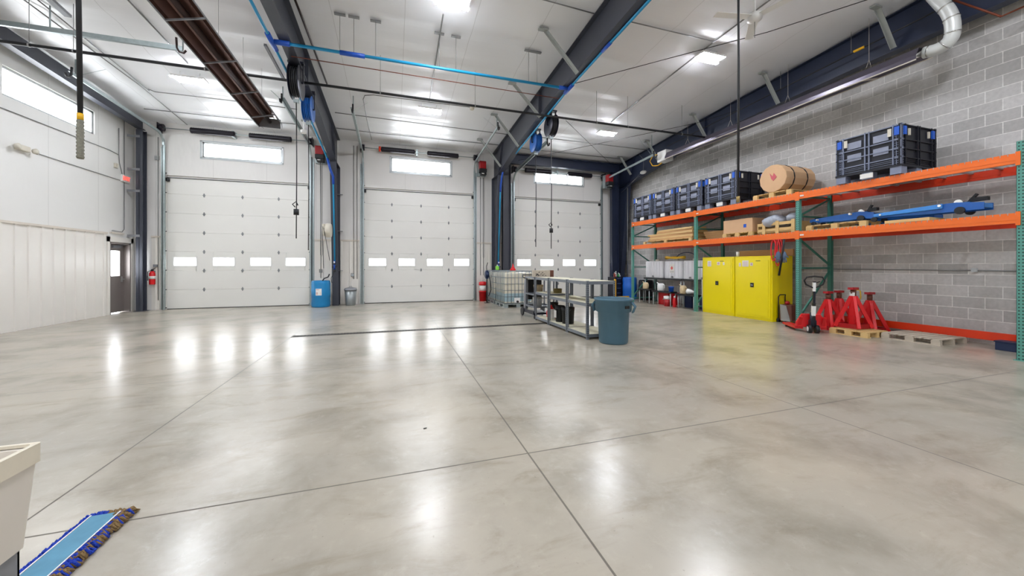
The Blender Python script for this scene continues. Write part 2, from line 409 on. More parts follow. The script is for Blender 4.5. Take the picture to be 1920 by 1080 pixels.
# ribbed white liner panels (wainscot) and rail
def liner(name, label, p0, p1, n, z1=2.27, pitch=.31, skip=None):
    # strip from p0 to p1 (xy), n = inward normal
    p0, p1 = Vector(p0), Vector(p1); L = (p1 - p0).length; d = (p1 - p0) / L; n = Vector(n)
    pts = []; x = 0
    while x < L:
        for t, o in ((0, .008), (pitch * .72, .008), (pitch * .76, .03), (pitch * .92, .03), (pitch * .96, .008)):
            if x + t < L: pts.append((x + t, o))
        x += pitch
    pts.append((L, .008))
    m = MB(); vs = []
    for t, o in pts:
        q = p0 + d * t + n * o; vs += [(q.x, q.y, 0), (q.x, q.y, z1)]
    vs2 = [(p0.x, p0.y, 0), (p0.x, p0.y, z1), (p1.x, p1.y, 0), (p1.x, p1.y, z1)]
    m._add(vs, [(2 * i, 2 * i + 2, 2 * i + 3, 2 * i + 1) for i in range(len(pts) - 1)])
    o = struct(name, m, M_liner, label, 'wall panel')
    r = MB(); a = p0 + n * .02; c = p1 + n * .02
    r.bar((a.x, a.y, z1 + .02), (c.x, c.y, z1 + .02), .045, .05)
    r.build('cap_rail', M_trimw, o)
liner('trim_1', 'ribbed white liner panel low on the left wall', (XL, YR), (XL, MD[0] - .1), (1, 0))
liner('trim_2', 'ribbed white panel between grey corner column and left overhead door', (-7.2, YB), (-6.98, YB), (0, -1), pitch=.12)
liner('trim_3', 'ribbed white panel between left and middle overhead doors', (-2.65, YB), (-1.2, YB), (0, -1), pitch=.3)
liner('trim_4', 'ribbed white panel between middle and right overhead doors', (3.12, YB), (4.5, YB), (0, -1), pitch=.3)
# trench drain
t = thing('trench_drain', 'narrow slotted iron trench drain set across the floor', 'floor drain', (0, 8.1, 0))
m = MB(); m.box(-1.9, -.08, .0, 3.62, -.06, .004); m.box(-1.9, .06, .0, 3.62, .08, .004)
x = -1.9
while x < 3.6: m.box(x, -.06, 0, x + .025, .06, .003); x += .06
m.build('grate', M_drain, t)
MB().box(-1.9, -.06, .0, 3.62, .06, .0012).build('channel', M_black, t)

# windows
def window(name, label, x0, x1, z0, z1, mull=()):
    t = thing(name, label, 'window', ((x0 + x1) / 2, YB, z0), kind='structure')
    w = (x1 - x0) / 2; h = z1 - z0; f = .045; m = MB()
    for a in ((-w, .0, -w + f, h), (w - f, 0, w, h), (-w, 0, w, f), (-w, h - f, w, h)): m.box(a[0], .03, a[1], a[2], .12, a[3])
    for q in mull: m.box(q - .02, .03, 0, q + .02, .12, h)
    m.build('window_frame', M_frame, t)
    m = MB()
    for a in ((-w - .05, -.03, -w, h + .03), (w, -.03, w + .05, h + .03), (-w - .05, -.05, w + .05, 0), (-w - .05, h, w + .05, h + .04)): m.box(a[0], -.015, a[1], a[2], .0, a[3])
    m.build('casing', M_frame, t)
    MB().box(-w + f, .07, f, w - f, .076, h - f).build('pane', M_glass, t)
for i, (x0, x1, z0, z1) in enumerate(TW):
    window('window_%d' % (i + 1), 'high transom window above the %s overhead door' % ('left', 'middle', 'right')[i], x0, x1, z0, z1, (-.42, .38) if i == 2 else ())
t = thing('window_4', 'long high window in the white left wall', 'window', (XL, (WY[0] + WY[1]) / 2, 4.88), kind='structure')
w = (WY[1] - WY[0]) / 2; m = MB()
for a in ((-w, 0, -w + .05, .62), (w - .05, 0, w, .62), (-w, 0, w, .05), (-w, .57, w, .62), (w - .42, 0, w - .37, .62)): m.box(-.13, a[0], a[1], -.04, a[2], a[3])
m.build('window_frame', M_frame, t); MB().box(-.09, -w + .05, .05, -.084, w - .05, .57).build('pane', M_glass, t)

# overhead doors
def overhead(idx, dc, label, zs, spr):
    t = thing('door_%d' % idx, label, 'overhead door', (dc, YB, 0), kind='structure')
    ph = .61; yf = .06
    for k in range(7):
        m = MB(); z0, z1 = k * ph, (k + 1) * ph
        if k != 2: m.box(-DW, yf, z0, DW, yf + .05, z1)
        else:
            ls = [(q - .29, q + .29) for q in (-1.56, -.52, .52, 1.56)]; x = -DW; a0, a1 = 1.385, 1.64
            for l0, l1 in ls: m.box(x, yf, z0, l0, yf + .05, z1); m.box(l0, yf, z0, l1, yf + .05, a0); m.box(l0, yf, a1, l1, yf + .05, z1); x = l1
            m.box(x, yf, z0, DW, yf + .05, z1)
        p = m.build('door_panel', M_door, t, bev=.012)
        if k == 2:
            for l0, l1 in ls:
                f = MB()
                f.box(l0 - .025, yf - .012, a0 - .025, l1 + .025, yf, a0); f.box(l0 - .025, yf - .012, a1, l1 + .025, yf, a1 + .025)
                f.box(l0 - .025, yf - .012, a0, l0, yf, a1); f.box(l1, yf - .012, a0, l1 + .025, yf, a1)
                f.build('lite_frame', M_white, p); MB().box(l0, yf + .02, a0, l1, yf + .026, a1).build('pane', M_glass, p)
    # hinges on each seam, narrow diamond leaves
    for k in range(1, 7):
        for hx in (-1.06, 0, 1.05):
            z = k * ph; m = MB()
            m.prism([(hx - .012, z - .062), (hx + .01, z - .062), (hx + .03, z), (hx + .01, z + .062), (hx - .01, z + .062), (hx - .03, z)], 'y', yf - .012, yf)
            m.cyl((hx - .036, yf - .016, z), (hx + .036, yf - .016, z), .009, n=8); m.build('hinge', M_hinge, t)
    if idx == 2: MB().cyl((spr[0][0] - .09, -.2, zs), (spr[0][0] - .02, -.2, zs), .095, n=18).build('end_cone', M_orangeR, t)
    # bottom seal, header struts
    MB().box(-DW, yf - .005, 0, DW, yf + .055, .02).build('bottom_seal', M_black, t)
    MB().box(-DW, yf - .03, 4.245, DW, yf - .0, 4.27).box(-DW, yf - .03, 4.17, DW, yf, 4.185).build('top_strut', M_hinge2, t)
    # tracks: vertical, radius, then inclined run under the roof
    for sx in (-1, 1):
        x = sx * (DW + .02); m = MB()
        m.box(x - .035, -.09, 0, x + .035, -.055, zs - .5); m.box(x + sx * .02, -.09, 0, x + sx * .035, 0, zs - .5)
        m.box(x + sx * .035, -.02, 0, x + sx * .1, 0, zs - .55)
        pts = []
        for i in range(7):
            a = PI / 2 * i / 6; pts.append((x, -.075 - .35 * (1 - math.cos(a)), zs - .5 + .35 * math.sin(a)))
        for p, q in zip(pts, pts[1:]): m.bar(p, q, .06, .05, (1, 0, 0))
        e = (x, -3.5, zs + .02); m.bar(pts[-1], e, .035, .07, (0, 0, 1)); m.bar((x + sx * .04, -.4, zs - .1), (x + sx * .04, -3.5, zs + .07), .05, .012)
        m.build('track', M_galv, t)
        m = MB(); zt = zc(YB - 3.4) - .02; m.bar((x, -3.4, zs), (x, -3.4, zt), .03, .004, (0, 1, 0)); m.bar((x, -3.42, zs), (x + .35 * -sx, -3.1, zt - .02), .03, .004)
        m.build('track_hanger', M_galv, t)
        m = MB(); m.tube([(x, -3.5, zs + .16), (x, -3.52, zs - .02), (x, -3.56, zs - .09), (x, -3.64, zs - .1), (x, -3.68, zs - .04)], .022, 8); m.build('bumper_spring', M_black, t)
        # rollers at each seam
        m = MB()
        for k in range(8): m.cyl((x - .06 * sx, -.05, k * ph + .02 if k else .06), (x, -.05, k * ph + .02 if k else .06), .014, n=8)
        m.box(x - .1 * sx, -.02, 4.05, x - .02 * sx, .05, 4.15); m.build('roller', M_black, t)
        # drum
        m = MB(); m.cyl((x - .06, -.2, zs + .0), (x + .06, -.2, zs + .0), .11, n=20); m.box(x + sx * .07, -.28, zs - .14, x + sx * .08, 0, zs + .14)
        m.build('cable_drum', M_spring, t)
    MB().cyl((-DW - .1, -.2, zs), (DW + .1, -.2, zs), .014, n=8).build('spring_shaft', M_galv, t)
    for a, c_ in spr:
        m = MB(); r = .095; n = 40
        prof = []
        for i in range(n + 1): prof += [(r if i % 2 else r - .008, a + (c_ - a) * i / n - 0)]
        m.lathe([(.02, a - .02)] + prof + [(.02, c_ + .02)], (0, -.2, zs), 16, 'x'); s_ = m.build('torsion_spring', M_spring, t)
    MB().box(-.2, -.24, zs - .1, -.14, 0, zs + .1).build('centre_bracket', M_galv, t)
    return t
overhead(1, DC[0], 'white sectional overhead door on the left', 5.66, [(-1.3, -.13), (.28, 1.49)])
overhead(2, DC[1], 'white sectional overhead door in the middle', 5.62, [(-1.42, -.25), (.22, 1.38)])
overhead(3, DC[2], 'white sectional overhead door on the right below the navy beam', 5.3, [(-1.6, -.45), (.35, 1.47)])

# man door
t = thing('door_4', 'taupe steel walk-out door with half window', 'door', (XL, MD[0], 0), kind='structure')
wd = MD[1] - MD[0]; m = MB()
m.box(-T, 0, 0, .02, .05, 2.06); m.box(-T, wd - .05, 0, .02, wd, 2.06); m.box(-T, 0, 2.01, .02, wd, 2.06); m.build('door_frame', M_taupe, t)
m = MB(); x0, x1 = -.17, -.125
m.box(x0, .05, .02, x1, wd - .05, 1.08); m.box(x0, .05, 1.08, x1, .17, 1.82); m.box(x0, .66, 1.08, x1, wd - .05, 1.82); m.box(x0, .05, 1.82, x1, wd - .05, 2.01)
leaf = m.build('door_leaf', M_taupe, t)
MB().box(-.155, .17, 1.08, -.15, .66, 1.82).build('pane', M_glass, leaf)
m = MB(); m.box(-.125, .3, 1.9, -.07, .62, 1.97); m.bar((-.09, .5, 1.97), (-.02, .7, 2.0), .02, .02); m.build('door_closer', M_grey, leaf)
m = MB(); m.cyl((-.125, .73, .98), (-.06, .73, .98), .012, n=8); m.bar((-.06, .73, .98), (-.06, .62, .98), .02, .02); m.box(-.125, .69, .9, -.118, .77, 1.06); m.build('door_handle', M_silver, leaf)
m = MB(); m.box(0, -.09, 0, .03, 0, 2.2); m.box(0, wd, 0, .03, wd + .1, 2.2); m.box(0, -.09, 2.06, .03, wd + .1, 2.2); m.build('casing', M_liner, t)

# ------------------------------------------------------------------ steel frames
def frame(X, label, mt, fw=.2):
    t = thing('steel_frame', label, 'steel frame', (X, 0, 0), kind='structure')
    bot = [(-8, 6.42), (3, 5.72), (5, 5.68), (8, 5.56), (10.7, 5.32), (13.38, 4.86)]
    topz = lambda y: zc(y) - .02
    m = MB(); poly = bot + [(14.26, 4.86), (14.26, topz(14.26)), (-8, topz(-8))]
    m.prism(poly, 'x', -.006, .006)
    for (a, za), (b_, zb) in zip(bot, bot[1:]): m.bar((0, a, za), (0, b_, zb), fw, .014)
    m.bar((0, -8, topz(-8) - .007), (0, 14.26, topz(14.26) - .007), fw, .014)
    for y in (9.3,): m.bar((0, y, 5.42), (0, y, topz(y)), .16, .008, (0, 1, 0))
    m.bar((0, 13.38, 4.86), (0, 12.9, topz(12.9)), .16, .01, (0, 1, 0)); m.build('rafter', mt, t)
    m = MB(); m.prism([(13.38, 4.86), (14.26, 4.86), (14.26, 0), (13.95, 0)], 'x', -.006, .006)
    m._add([(-fw / 2, 13.38, 4.86), (fw / 2, 13.38, 4.86), (fw / 2, 13.95, 0), (-fw / 2, 13.95, 0), (-fw / 2, 13.394, 4.86), (fw / 2, 13.394, 4.86), (fw / 2, 13.964, 0), (-fw / 2, 13.964, 0)], [(0, 1, 2, 3), (7, 6, 5, 4), (0, 3, 7, 4), (1, 5, 6, 2), (0, 4, 5, 1), (3, 2, 6, 7)])
    m.box(-fw / 2, 14.25, 0, fw / 2, 14.27, 4.86); m.box(-fw / 2, 13.38, 4.85, fw / 2, 14.27, 4.87); m.build('column', mt, t)
    m = MB()
    for z in (1.2, 2.6, 3.9): m.box(.0, 14.15, z, fw / 2 + .09, 14.26, z + .01)
    m.each('girt_clip', M_grey, t)
    return t
frame(FX[1], 'navy grey steel frame between left and middle overhead doors', M_steel)
frame(FX[2], 'navy grey steel frame between middle and right overhead doors', M_steel)
frame(FX[3], 'dark navy steel frame in front of the block wall', M_steelR)
t = thing('steel_frame', 'slim dark end-wall frame beside the left wall', 'steel frame', (FX[0], 0, 0), kind='structure')
m = MB(); m.prism([(-8, zc(-8) - .36), (14.1, zc(14.1) - .36), (14.1, zc(14.1) - .02), (-8, zc(-8) - .02)], 'x', -.006, .006)
m.bar((0, -8, zc(-8) - .36), (0, 14.1, zc(14.1) - .36), .16, .014); m.build('rafter', M_steel, t)
m = MB(); m.box(-.08, 13.94, 0, .08, 13.955, 5.5); m.box(-.08, 14.14, 0, .08, 14.155, 5.5); m.box(-.006, 13.94, 0, .006, 14.155, 5.5); m.box(-.12, 13.9, -.0, .12, 14.2, .012); m.build('column', M_steel, t)
m = MB()
for z in (2.25, 3.6, 4.25, 5.25): m.box(-.28, 13.93, z, .02, 13.95, z + .07)
m.each('girt_clip', M_grey, t)
t = thing('portal_frame', 'navy portal beam and posts around the right overhead door', 'steel frame', (0, 13.95, 0), kind='structure')
m = MB(); m.box(4.05, -.006, 5.48, 9.5, .006, 5.86); m.box(4.05, -.09, 5.47, 9.5, .09, 5.485); m.box(4.05, -.09, 5.845, 9.5, .09, 5.86); m.build('beam', M_steelR, t)
for a, c_ in ((4.1, 4.42), (9.08, 9.42)):
    m = MB(); m.box(a, -.1, 0, a + .012, .1, 5.48); m.box(c_ - .012, -.1, 0, c_, .1, 5.48); m.box(a, .0, 0, c_, .012, 5.48); m.build('post', M_steel if a < 5 else M_steelR, t)

# purlin flange braces (galvanised angles from ceiling to lower flange)
def brace(p, q, lab):
    m = MB(); p, q = Vector(p), Vector(q); m.bar(p, q, .085, .006); m.bar(p + Vector((0, .04, -.0)), q + Vector((0, .04, 0)), .006, .085); m.box(p.x - .16, p.y - .05, p.z - .02, p.x + .04, p.y + .05, p.z + .015)
    t = tag(m.build('flange_brace', M_brace), lab, 'steel brace', 'angle braces from roof to steel frames')
    return t
for Y, nm in ((7.0, 'nearest'), (9.1, 'second'), (10.9, 'third'), (12.9, 'farthest')):
    brace((3.0, Y, zc(Y) - .03), (3.74, Y, zc(Y) - .8 - (.12 if Y > 10 else 0)), 'grey angle brace, %s on the left side of the middle-right steel frame' % nm)
for Y, nm in ((4.6, 'nearest'), (6.9, 'second'), (9.2, 'third'), (11.4, 'fourth'), (13.1, 'farthest')):
    brace((9.0, Y, zc(Y) - .03), (9.5, Y, zc(Y) - .72), 'grey angle brace, %s along the dark frame over the rack' % nm)
brace((-2.6, 12.9, zc(12.9) - .03), (-2.03, 12.9, 5.02), 'grey angle brace beside the red operator of the left door')

# ------------------------------------------------------------------ lights
def lamp(x, y, label):
    z = zc(y) - .2
    t = thing('high_bay_light', label, 'ceiling light', (x, y, z), group=None)
    m = MB(); m.box(-.33, -.13, .03, .33, .13, .07); m.cyl((-.2, 0, .07), (-.2, 0, .2), .006, n=6); m.cyl((.2, 0, .07), (.2, 0, .2), .006, n=6); m.build('housing', M_white, t)
    for dx, dy in ((-.03, -.12), (.03, .12)): MB().box(dx - .31, dy - .04, .004, dx + .31, dy + .04, .03).build('bar_housing', M_white, t); MB().box(dx - .305, dy - .036, -.006, dx + .305, dy + .036, .004).build('led_bar', M_lamp, t)
    return t
base = None
xn = {-4.72: 'left bay', .98: 'middle bay', 6.9: 'right bay'}
for y, rn in ((10.85, 'far row near the overhead doors'), (6.58, 'second row from the doors'), (2.3, 'third row'), (-2.0, 'fourth row'), (-6.0, 'rear row')):
    for x in (-4.72, .98, 6.9):
        lab = 'twin-bar white LED ceiling light, %s, %s' % (xn[x], rn)
        if base is None: base = lamp(x, y, lab)
        else: dup(base, (x, y, zc(y) - .2), lab)

# ================================================================== PALLET RACK
RX0, RX1 = 8.7, 9.75
UY = (11.9, 8.82, 5.87, 2.78)
rack = thing('pallet_rack', 'long pallet rack with orange beams and green uprights along block wall', 'pallet rack', (0, 0, 0))
for y in UY:
    for x in (RX0, RX1):
        h = 3.03 if y > 3 else 3.2; m = MB()
        m.box(-.035, -.042, 0, -.031, .042, h); m.box(-.035, -.042, 0, .035, -.038, h); m.box(-.035, .038, 0, .035, .042, h)
        m.box(-.07, -.06, 0, .07, .06, .01)
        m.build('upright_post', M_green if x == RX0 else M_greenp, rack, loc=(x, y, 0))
    m = MB()
    for z in (.15, 1.33, 2.5, 2.95): m.bar((RX0, y, z), (RX1, y, z), .035, .035)
    for a, b_ in ((.2, 1.28), (2.0, 1.38), (2.5, 2.95)): m.bar((RX0, y, a), (RX1, y, b_), .035, .035)
    m.build('upright_brace', M_greenp, rack)
for i in range(3):
    y1, y0 = UY[i] - .045, UY[i + 1] + .045
    for z1 in (2.155, 3.03):
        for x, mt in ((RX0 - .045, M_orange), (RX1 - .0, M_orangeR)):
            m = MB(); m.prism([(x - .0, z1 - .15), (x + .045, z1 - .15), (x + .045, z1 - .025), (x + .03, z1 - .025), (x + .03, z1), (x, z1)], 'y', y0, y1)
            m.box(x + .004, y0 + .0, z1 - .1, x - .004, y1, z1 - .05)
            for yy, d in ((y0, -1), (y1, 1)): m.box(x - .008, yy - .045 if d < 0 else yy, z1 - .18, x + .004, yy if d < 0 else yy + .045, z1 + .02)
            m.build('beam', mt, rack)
            if x < RX0:
                MB().box(x - .011, y1 - .02, z1 - .1, x - .0085, y1 - .10, z1 - .07).build('beam_tag', M_label, rack)
        m = MB(); n = int((y1 - y0) / .07)
        for k in range(n + 1):
            y = y0 + (y1 - y0) * k / n; m.box(RX0 - .04, y - .003, z1, RX1 + .04, y + .003, z1 + .006); m.box(RX0 - .05, y - .003, z1 - .03, RX0 - .044, y + .003, z1 + .006)
        for k in range(8): x = RX0 + (RX1 - RX0) * k / 7; m.box(x - .003, y0, z1 - .004, x + .003, y1, z1)
        for k in range(9): y = y0 + (y1 - y0) * (k + .5) / 9; m.box(RX0, y - .02, z1 - .03, RX1, y + .02, z1 - .006)
        m.build('wire_deck', M_wire, rack)
x = RX1; m = MB(); m.box(x, UY[3] + .05, .1, x + .05, UY[2] - .05, .24); m.build('beam', M_orangeR, rack)
Z1, Z2 = 2.161, 3.036      # deck surfaces

def pallet(name, label, x, y, z, dx, dy, mt, h=.12, rz=0., nb=7, group=None):
    # deck boards run along X, stringers run along Y
    t = thing(name, label, 'pallet', (x, y, z), rz, group)
    m = MB()
    for k in range(nb):
        yy = -dy / 2 + dy * (k + .5) / nb; m.box(-dx / 2, yy - dy / nb * .38, h - .018, dx / 2, yy + dy / nb * .38, h)
    m.build('deck_board', mt, t)
    m = MB()
    for xx in (-dx / 2 + .03, 0, dx / 2 - .03):
        for yy in (-dy / 2 + .06, 0, dy / 2 - .06): m.box(xx - .03, yy - .06, .016, xx + .03, yy + .06, h - .018)
    m.each('block', mt, t)
    m = MB()
    for xx in (-dx / 2 + .04, 0, dx / 2 - .04): m.box(xx - .04, -dy / 2, 0, xx + .04, dy / 2, .016)
    m.each('bottom_board', mt, t); return t

# black collapsible bulk containers
def bulk(label, x, y, z, dx=1.05, dy=1.03, h=.86, group=None):
    t = thing('bulk_container', label, 'container', (x, y, z), 0, group)
    a, b_ = dx / 2, dy / 2; fz = .13
    m = MB(); m.box(-a, -b_, fz, a, b_, fz + .04)
    for sx in (-1, 1): m.box(sx * (a - .05), -b_ + .03, fz, sx * (a - .035), b_ - .03, h - .01)
    for sy in (-1, 1): m.box(-a + .03, sy * (b_ - .05), fz, a - .03, sy * (b_ - .035), h - .01)
    m.build('shell', M_crate, t)
    def face(fn):
        r = MB()
        for z_ in (fz + .03, fz + .17, fz + .33, .62, h - .02): fn(r, -1, z_ - .009, 1, z_ + .009, .04)
        for u in (-.97, -.75, -.06, .06, .75, .97): fn(r, u - .014, fz, u + .014, h, .045)
        for u in (-.9, -.83, .83, .9):
            fn(r, u - .006, fz, u + .006, h, .03)
        for z_ in [fz + .03 + .04 * k for k in range(int((h - fz - .03) / .04))]:
            fn(r, -1, z_, -.76, z_ + .006, .03); fn(r, .76, z_, 1, z_ + .006, .03); 
        for z_ in (fz + .06, fz + .1, fz + .13): fn(r, -.75, z_, .75, z_ + .006, .03)
        return r
    def fx(sx):
        def fn(r, u0, z0, u1, z1, th): r.box(sx * (a - .05 + th), u0 * b_, z0, sx * (a - .05), u1 * b_, z1)
        return fn
    def fy(sy):
        def fn(r, u0, z0, u1, z1, th): r.box(u0 * a, sy * (b_ - .05 + th), z0, u1 * a, sy * (b_ - .05), z1)
        return fn
    face(fx(-1)).build('side_lattice', M_crateg, t)
    face(fy(-1)).build('side_lattice', M_crate, t); face(fx(1)).build('side_lattice', M_crate, t); face(fy(1)).build('side_lattice', M_crate, t)
    m = MB()
    for u in (-.4, .4):
        for z_ in (.48, .72): m.box(-a + .02, u * b_ - .11 * b_ / .5, z_ - .07, -a + .03, u * b_ + .11 * b_ / .5, z_ + .06)
    m.each('panel', M_panelg, t)
    m = MB()
    for ux, uy in ((-1, -.86), (-1, .86)): m.box(-a - .004, uy * b_ - .035, h - .2, -a + .02, uy * b_ + .035, h - .05)
    for ux in (-.8, .8): m.box(ux * a - .035, -b_ - .004, h - .2, ux * a + .035, -b_ + .02, h - .05)
    m.each('latch', M_blueT, t)
    m = MB()
    for uy in (-.66, .66): m.box(-a - .002, uy * b_ - .025, h - .2, -a + .02, uy * b_ + .025, h - .06)
    for ux in (-.55, .55): m.box(ux * a - .02, -b_ - .002, h - .2, ux * a + .02, -b_ + .02, h - .08)
    m.each('latch_plate', M_beige, t)
    m = MB()
    for sx in (-1, 0, 1):
        for sy in (-1, 0, 1): m.cb((sx * (a - .09), sy * (b_ - .09), fz / 2), (.16, .16, fz))
    m.each('foot', M_crateg, t)
    MB().box(-a - .003, -.1, .02, -a + .012, .1, fz - .02).build('placard', M_label, t)
    return t
bulk0 = bulk('black bulk container at the far left end of the top rack level', 9.17, 11.28, Z2, h=.9, group=None)
dup(bulk0, (9.17, 10.2, Z2), 'black bulk container on top rack level, second from the far left')
dup(bulk0, (9.17, 9.08, Z2), 'black bulk container on top rack level, third from the far left')
dup(bulk0, (9.17, 7.93, Z2), 'black bulk container left of the cardboard drum on top rack level')
dup(bulk0, (9.12, 4.57, Z2), 'black bulk container standing alone on the right of the top rack level')

# cardboard drum on pallet
pallet('wooden_pallet', 'light wooden pallet under the round cardboard drum', 9.2, 6.5, Z2, 1.0, .95, M_wood)
t = thing('cardboard_drum', 'large round cardboard drum strapped on its side, pink mark', 'cardboard drum', (9.2, 6.48, Z2 + .12 + .335))
n = 14; m = MB(); pr = [(.335 * math.cos(2 * PI * i / n + .1), .335 * math.sin(2 * PI * i / n + .1)) for i in range(n)]
m.prism(pr, 'x', -.48, .5); m.build('body', M_cardl, t, bev=.012)
for xx in (-.22, .22):
    MB().lathe([(.341, -.012), (.341, .012)], (xx, 0, 0), 28, 'x').build('strap', M_black, t)
m = MB(); m.prism([(-.1, .02), (-.03, .13), (.0, .05), (.07, .14), (.03, .0), (-.02, -.06)], 'x', -.486, -.481); m.build('pink_mark', mat('pink_ink', 'C25A62', .8), t)

# middle level goods
pallet('wooden_pallet', 'light wooden pallet under the cardboard box with blue square', 9.2, 7.5, Z1, .85, .9, M_wood, .11)
t = thing('cardboard_box', 'closed cardboard box with a blue square sticker on rack', 'box', (9.2, 7.5, Z1 + .11))
MB().box(-.4, -.43, 0, .4, .44, .36).build('carton', M_cardl, t, bev=.006)
MB().box(-.404, -.26, .12, -.401, -.18, .21).build('blue_sticker', M_blueT, t)
MB().box(-.02, -.43, .3605, .02, .44, .362).build('tape', M_tan, t)
t = thing('cardboard_box', 'open cardboard box with raised flaps behind the closed box', 'box', (9.53, 6.8, Z1))
m = MB(); m.box(-.14, -.2, 0, .16, .22, .28); m.build('carton', M_card, t)
m = MB(); m.bar((-.14, 0, .29), (-.32, 0, .42), .4, .006, (0, 0, 1)); m.bar((0, -.2, .29), (0, -.42, .5), .3, .006); m.bar((0, .22, .29), (0, .3, .5), .3, .006); m.each('flap', M_card, t)
t = thing('wooden_crate', 'slatted wooden crate filled with clear plastic wrap on rack', 'crate', (9.05, 6.42, Z1))
m = MB()
for sx in (-.29, .29):
    for z in (.06, .2): m.box(sx - .01, -.44, z - .0, sx + .01, .47, z + .07)
    for yy in (-.4, -.03, .3): m.box(sx - .022, yy - .04, 0, sx - .01 if sx < 0 else sx + .022, yy + .04, .3)
for sy in (-.44, .47): m.box(-.29, sy - .01, .05, .29, sy + .01, .26)
m.box(-.29, -.44, .03, .29, .47, .05); m.build('slats', M_wood, t)
m = MB(); rnd = random.Random(3)
for k in range(9): m.blob((rnd.uniform(-.22, .22), rnd.uniform(-.3, .3), .26 + rnd.uniform(0, .1)), (.2, .16, .13), 7, 5)
m.build('plastic_wrap', M_wrap, t)
# lumber / flattened cartons
rnd = random.Random(5)
t = pallet('wooden_pallet', 'pale wooden pallet under the stacked boards at the rack left end', 9.15, 10.2, Z1, .8, 2.3, M_lumber, .1)
nm = ('bottom', 'second', 'third', 'fourth', 'fifth', 'top')
for k in range(6):
    o = MB().box(-.35, -1.1 + .03 * k, 0, .35 - .03 * k, 1.08 - rnd.uniform(0, .25) - (.2 if k > 3 else 0), .055).build('flat_carton', M_lumber if k % 2 else M_card, loc=(9.15, 10.2 - .04 * k, Z1 + .101 + k * .058), rz=rnd.uniform(-.03, .03))
    tag(o, 'flat tan board bundle on the rack left end, %s of the stack' % nm[k], 'flat board')
for k in range(4):
    o = MB().box(-.3, -.42, 0, .3, .42, .06).build('flat_carton', M_card, loc=(9.35, 8.35 + .03 * k, Z1 + .002 + k * .063), rz=.05 * k)
    tag(o, 'brown flat carton in the shadow right of second upright, %s layer' % ('lowest', 'second', 'third', 'uppermost')[k], 'flat board')

# floor jacks on middle level
pallet('wooden_pallet', 'tan wooden pallet right of third upright under blue floor jack', 9.15, 5.2, Z1, .8, 1.1, M_wood, .11)
def floor_jack(label, x, y, z, L, rz, light=False):
    t = thing('floor_jack', label, 'floor jack', (x, y, z), rz)
    if light:
        m = MB(); m.prism([(-L * .42, .09), (L * .2, .12), (L * .2, .2), (-L * .42, .15)], 'x', .14, .175); m.build('long_rail', M_jbluel, t, bev=.006)
    m = MB(); m.cyl((-.16, L * .18, .17), (.19, L * .18, .17), .022, n=10); m.cyl((-.16, -L * .35, .12), (.19, -L * .35, .12), .016, n=10); m.build('pivot_pin', M_bright, t)
    for sx in (-1, 1):
        m = MB(); m.prism([(-L / 2, .08), (L * .1, .05), (L / 2, .05), (L / 2, .16), (L * .3, .2), (-L * .05, .18), (-L / 2, .14)], 'x', sx * .13 - .008, sx * .13 + .008); m.build('side_frame', M_jblue, t)
    m = MB(); m.prism([(-L * .45, .1), (-L * .1, .1), (0, .16), (L * .2, .21), (L * .38, .2), (L * .4, .12), (-L * .45, .14)], 'x', -.06, .06); m.box(-.12, L * .3, .08, .12, L * .5, .15); m.build('lift_arm', M_jbluel if light else M_jblue, t, bev=.008)
    m = MB(); m.lathe([(.05, 0), (.065, .02), (.065, .04)], (0, -L * .42, .14), 14); m.build('saddle', M_black, t)
    for yy, r in ((-L * .42, .045), (L * .33, .06)):
        m = MB(); m.cyl((-.17, yy, r), (-.135, yy, r), r, n=16); m.cyl((.135, yy, r), (.17, yy, r), r, n=16); m.each('wheel', M_black, t)
    m = MB(); m.cyl((-.09, L * .3, .2), (.09, L * .3, .2), .05, n=14); m.cyl((-.175, L * .33, .06), (-.171, L * .33, .06), .03, n=12); m.build('pump', M_bright, t)
    m = MB(); m.box(-.04, L * .38, .2, .04, L * .5, .26); m.bar((0, L * .36, .2), (0, L * .42, .32), .05, .03); m.build('handle_socket', M_black, t)
    return t
floor_jack('blue floor jack lying on the tan pallet behind third upright', 9.05, 5.2, Z1 + .11, 1.15, PI)
j = floor_jack('long light blue floor jack at the right on the middle rack level', 9.0, 3.95, Z1 + .07, 1.5, PI, True)
floor_jack('dark blue floor jack half hidden behind the two others', 9.45, 4.55, Z1, 1.2, PI)
MB_ = MB().box(-.35, -.3, 0, .35, .3, .055).build('timber_dunnage', M_wood, loc=(9.05, 4.05, Z1), bev=.004); tag(MB_, 'short tan timber dunnage under the long blue floor jack', 'timber')
t = tag(MB().prism([(-.35, 0), (.35, 0), (.28, .34), (-.3, .4)], 'x', -.008, .008).build('grey_panel', M_sign, loc=(9.72, 5.0, Z1 + .0)), 'pale grey ribbed panel leaning on block wall behind jacks', 'panel')
o = MB().box(-.07, -.16, 0, .07, .16, .05).build('jack_pad', M_sign, loc=(9.62, 4.12, Z1 + .0), rz=.1); tag(o, 'small pale grey block behind the long blue jack', 'block')

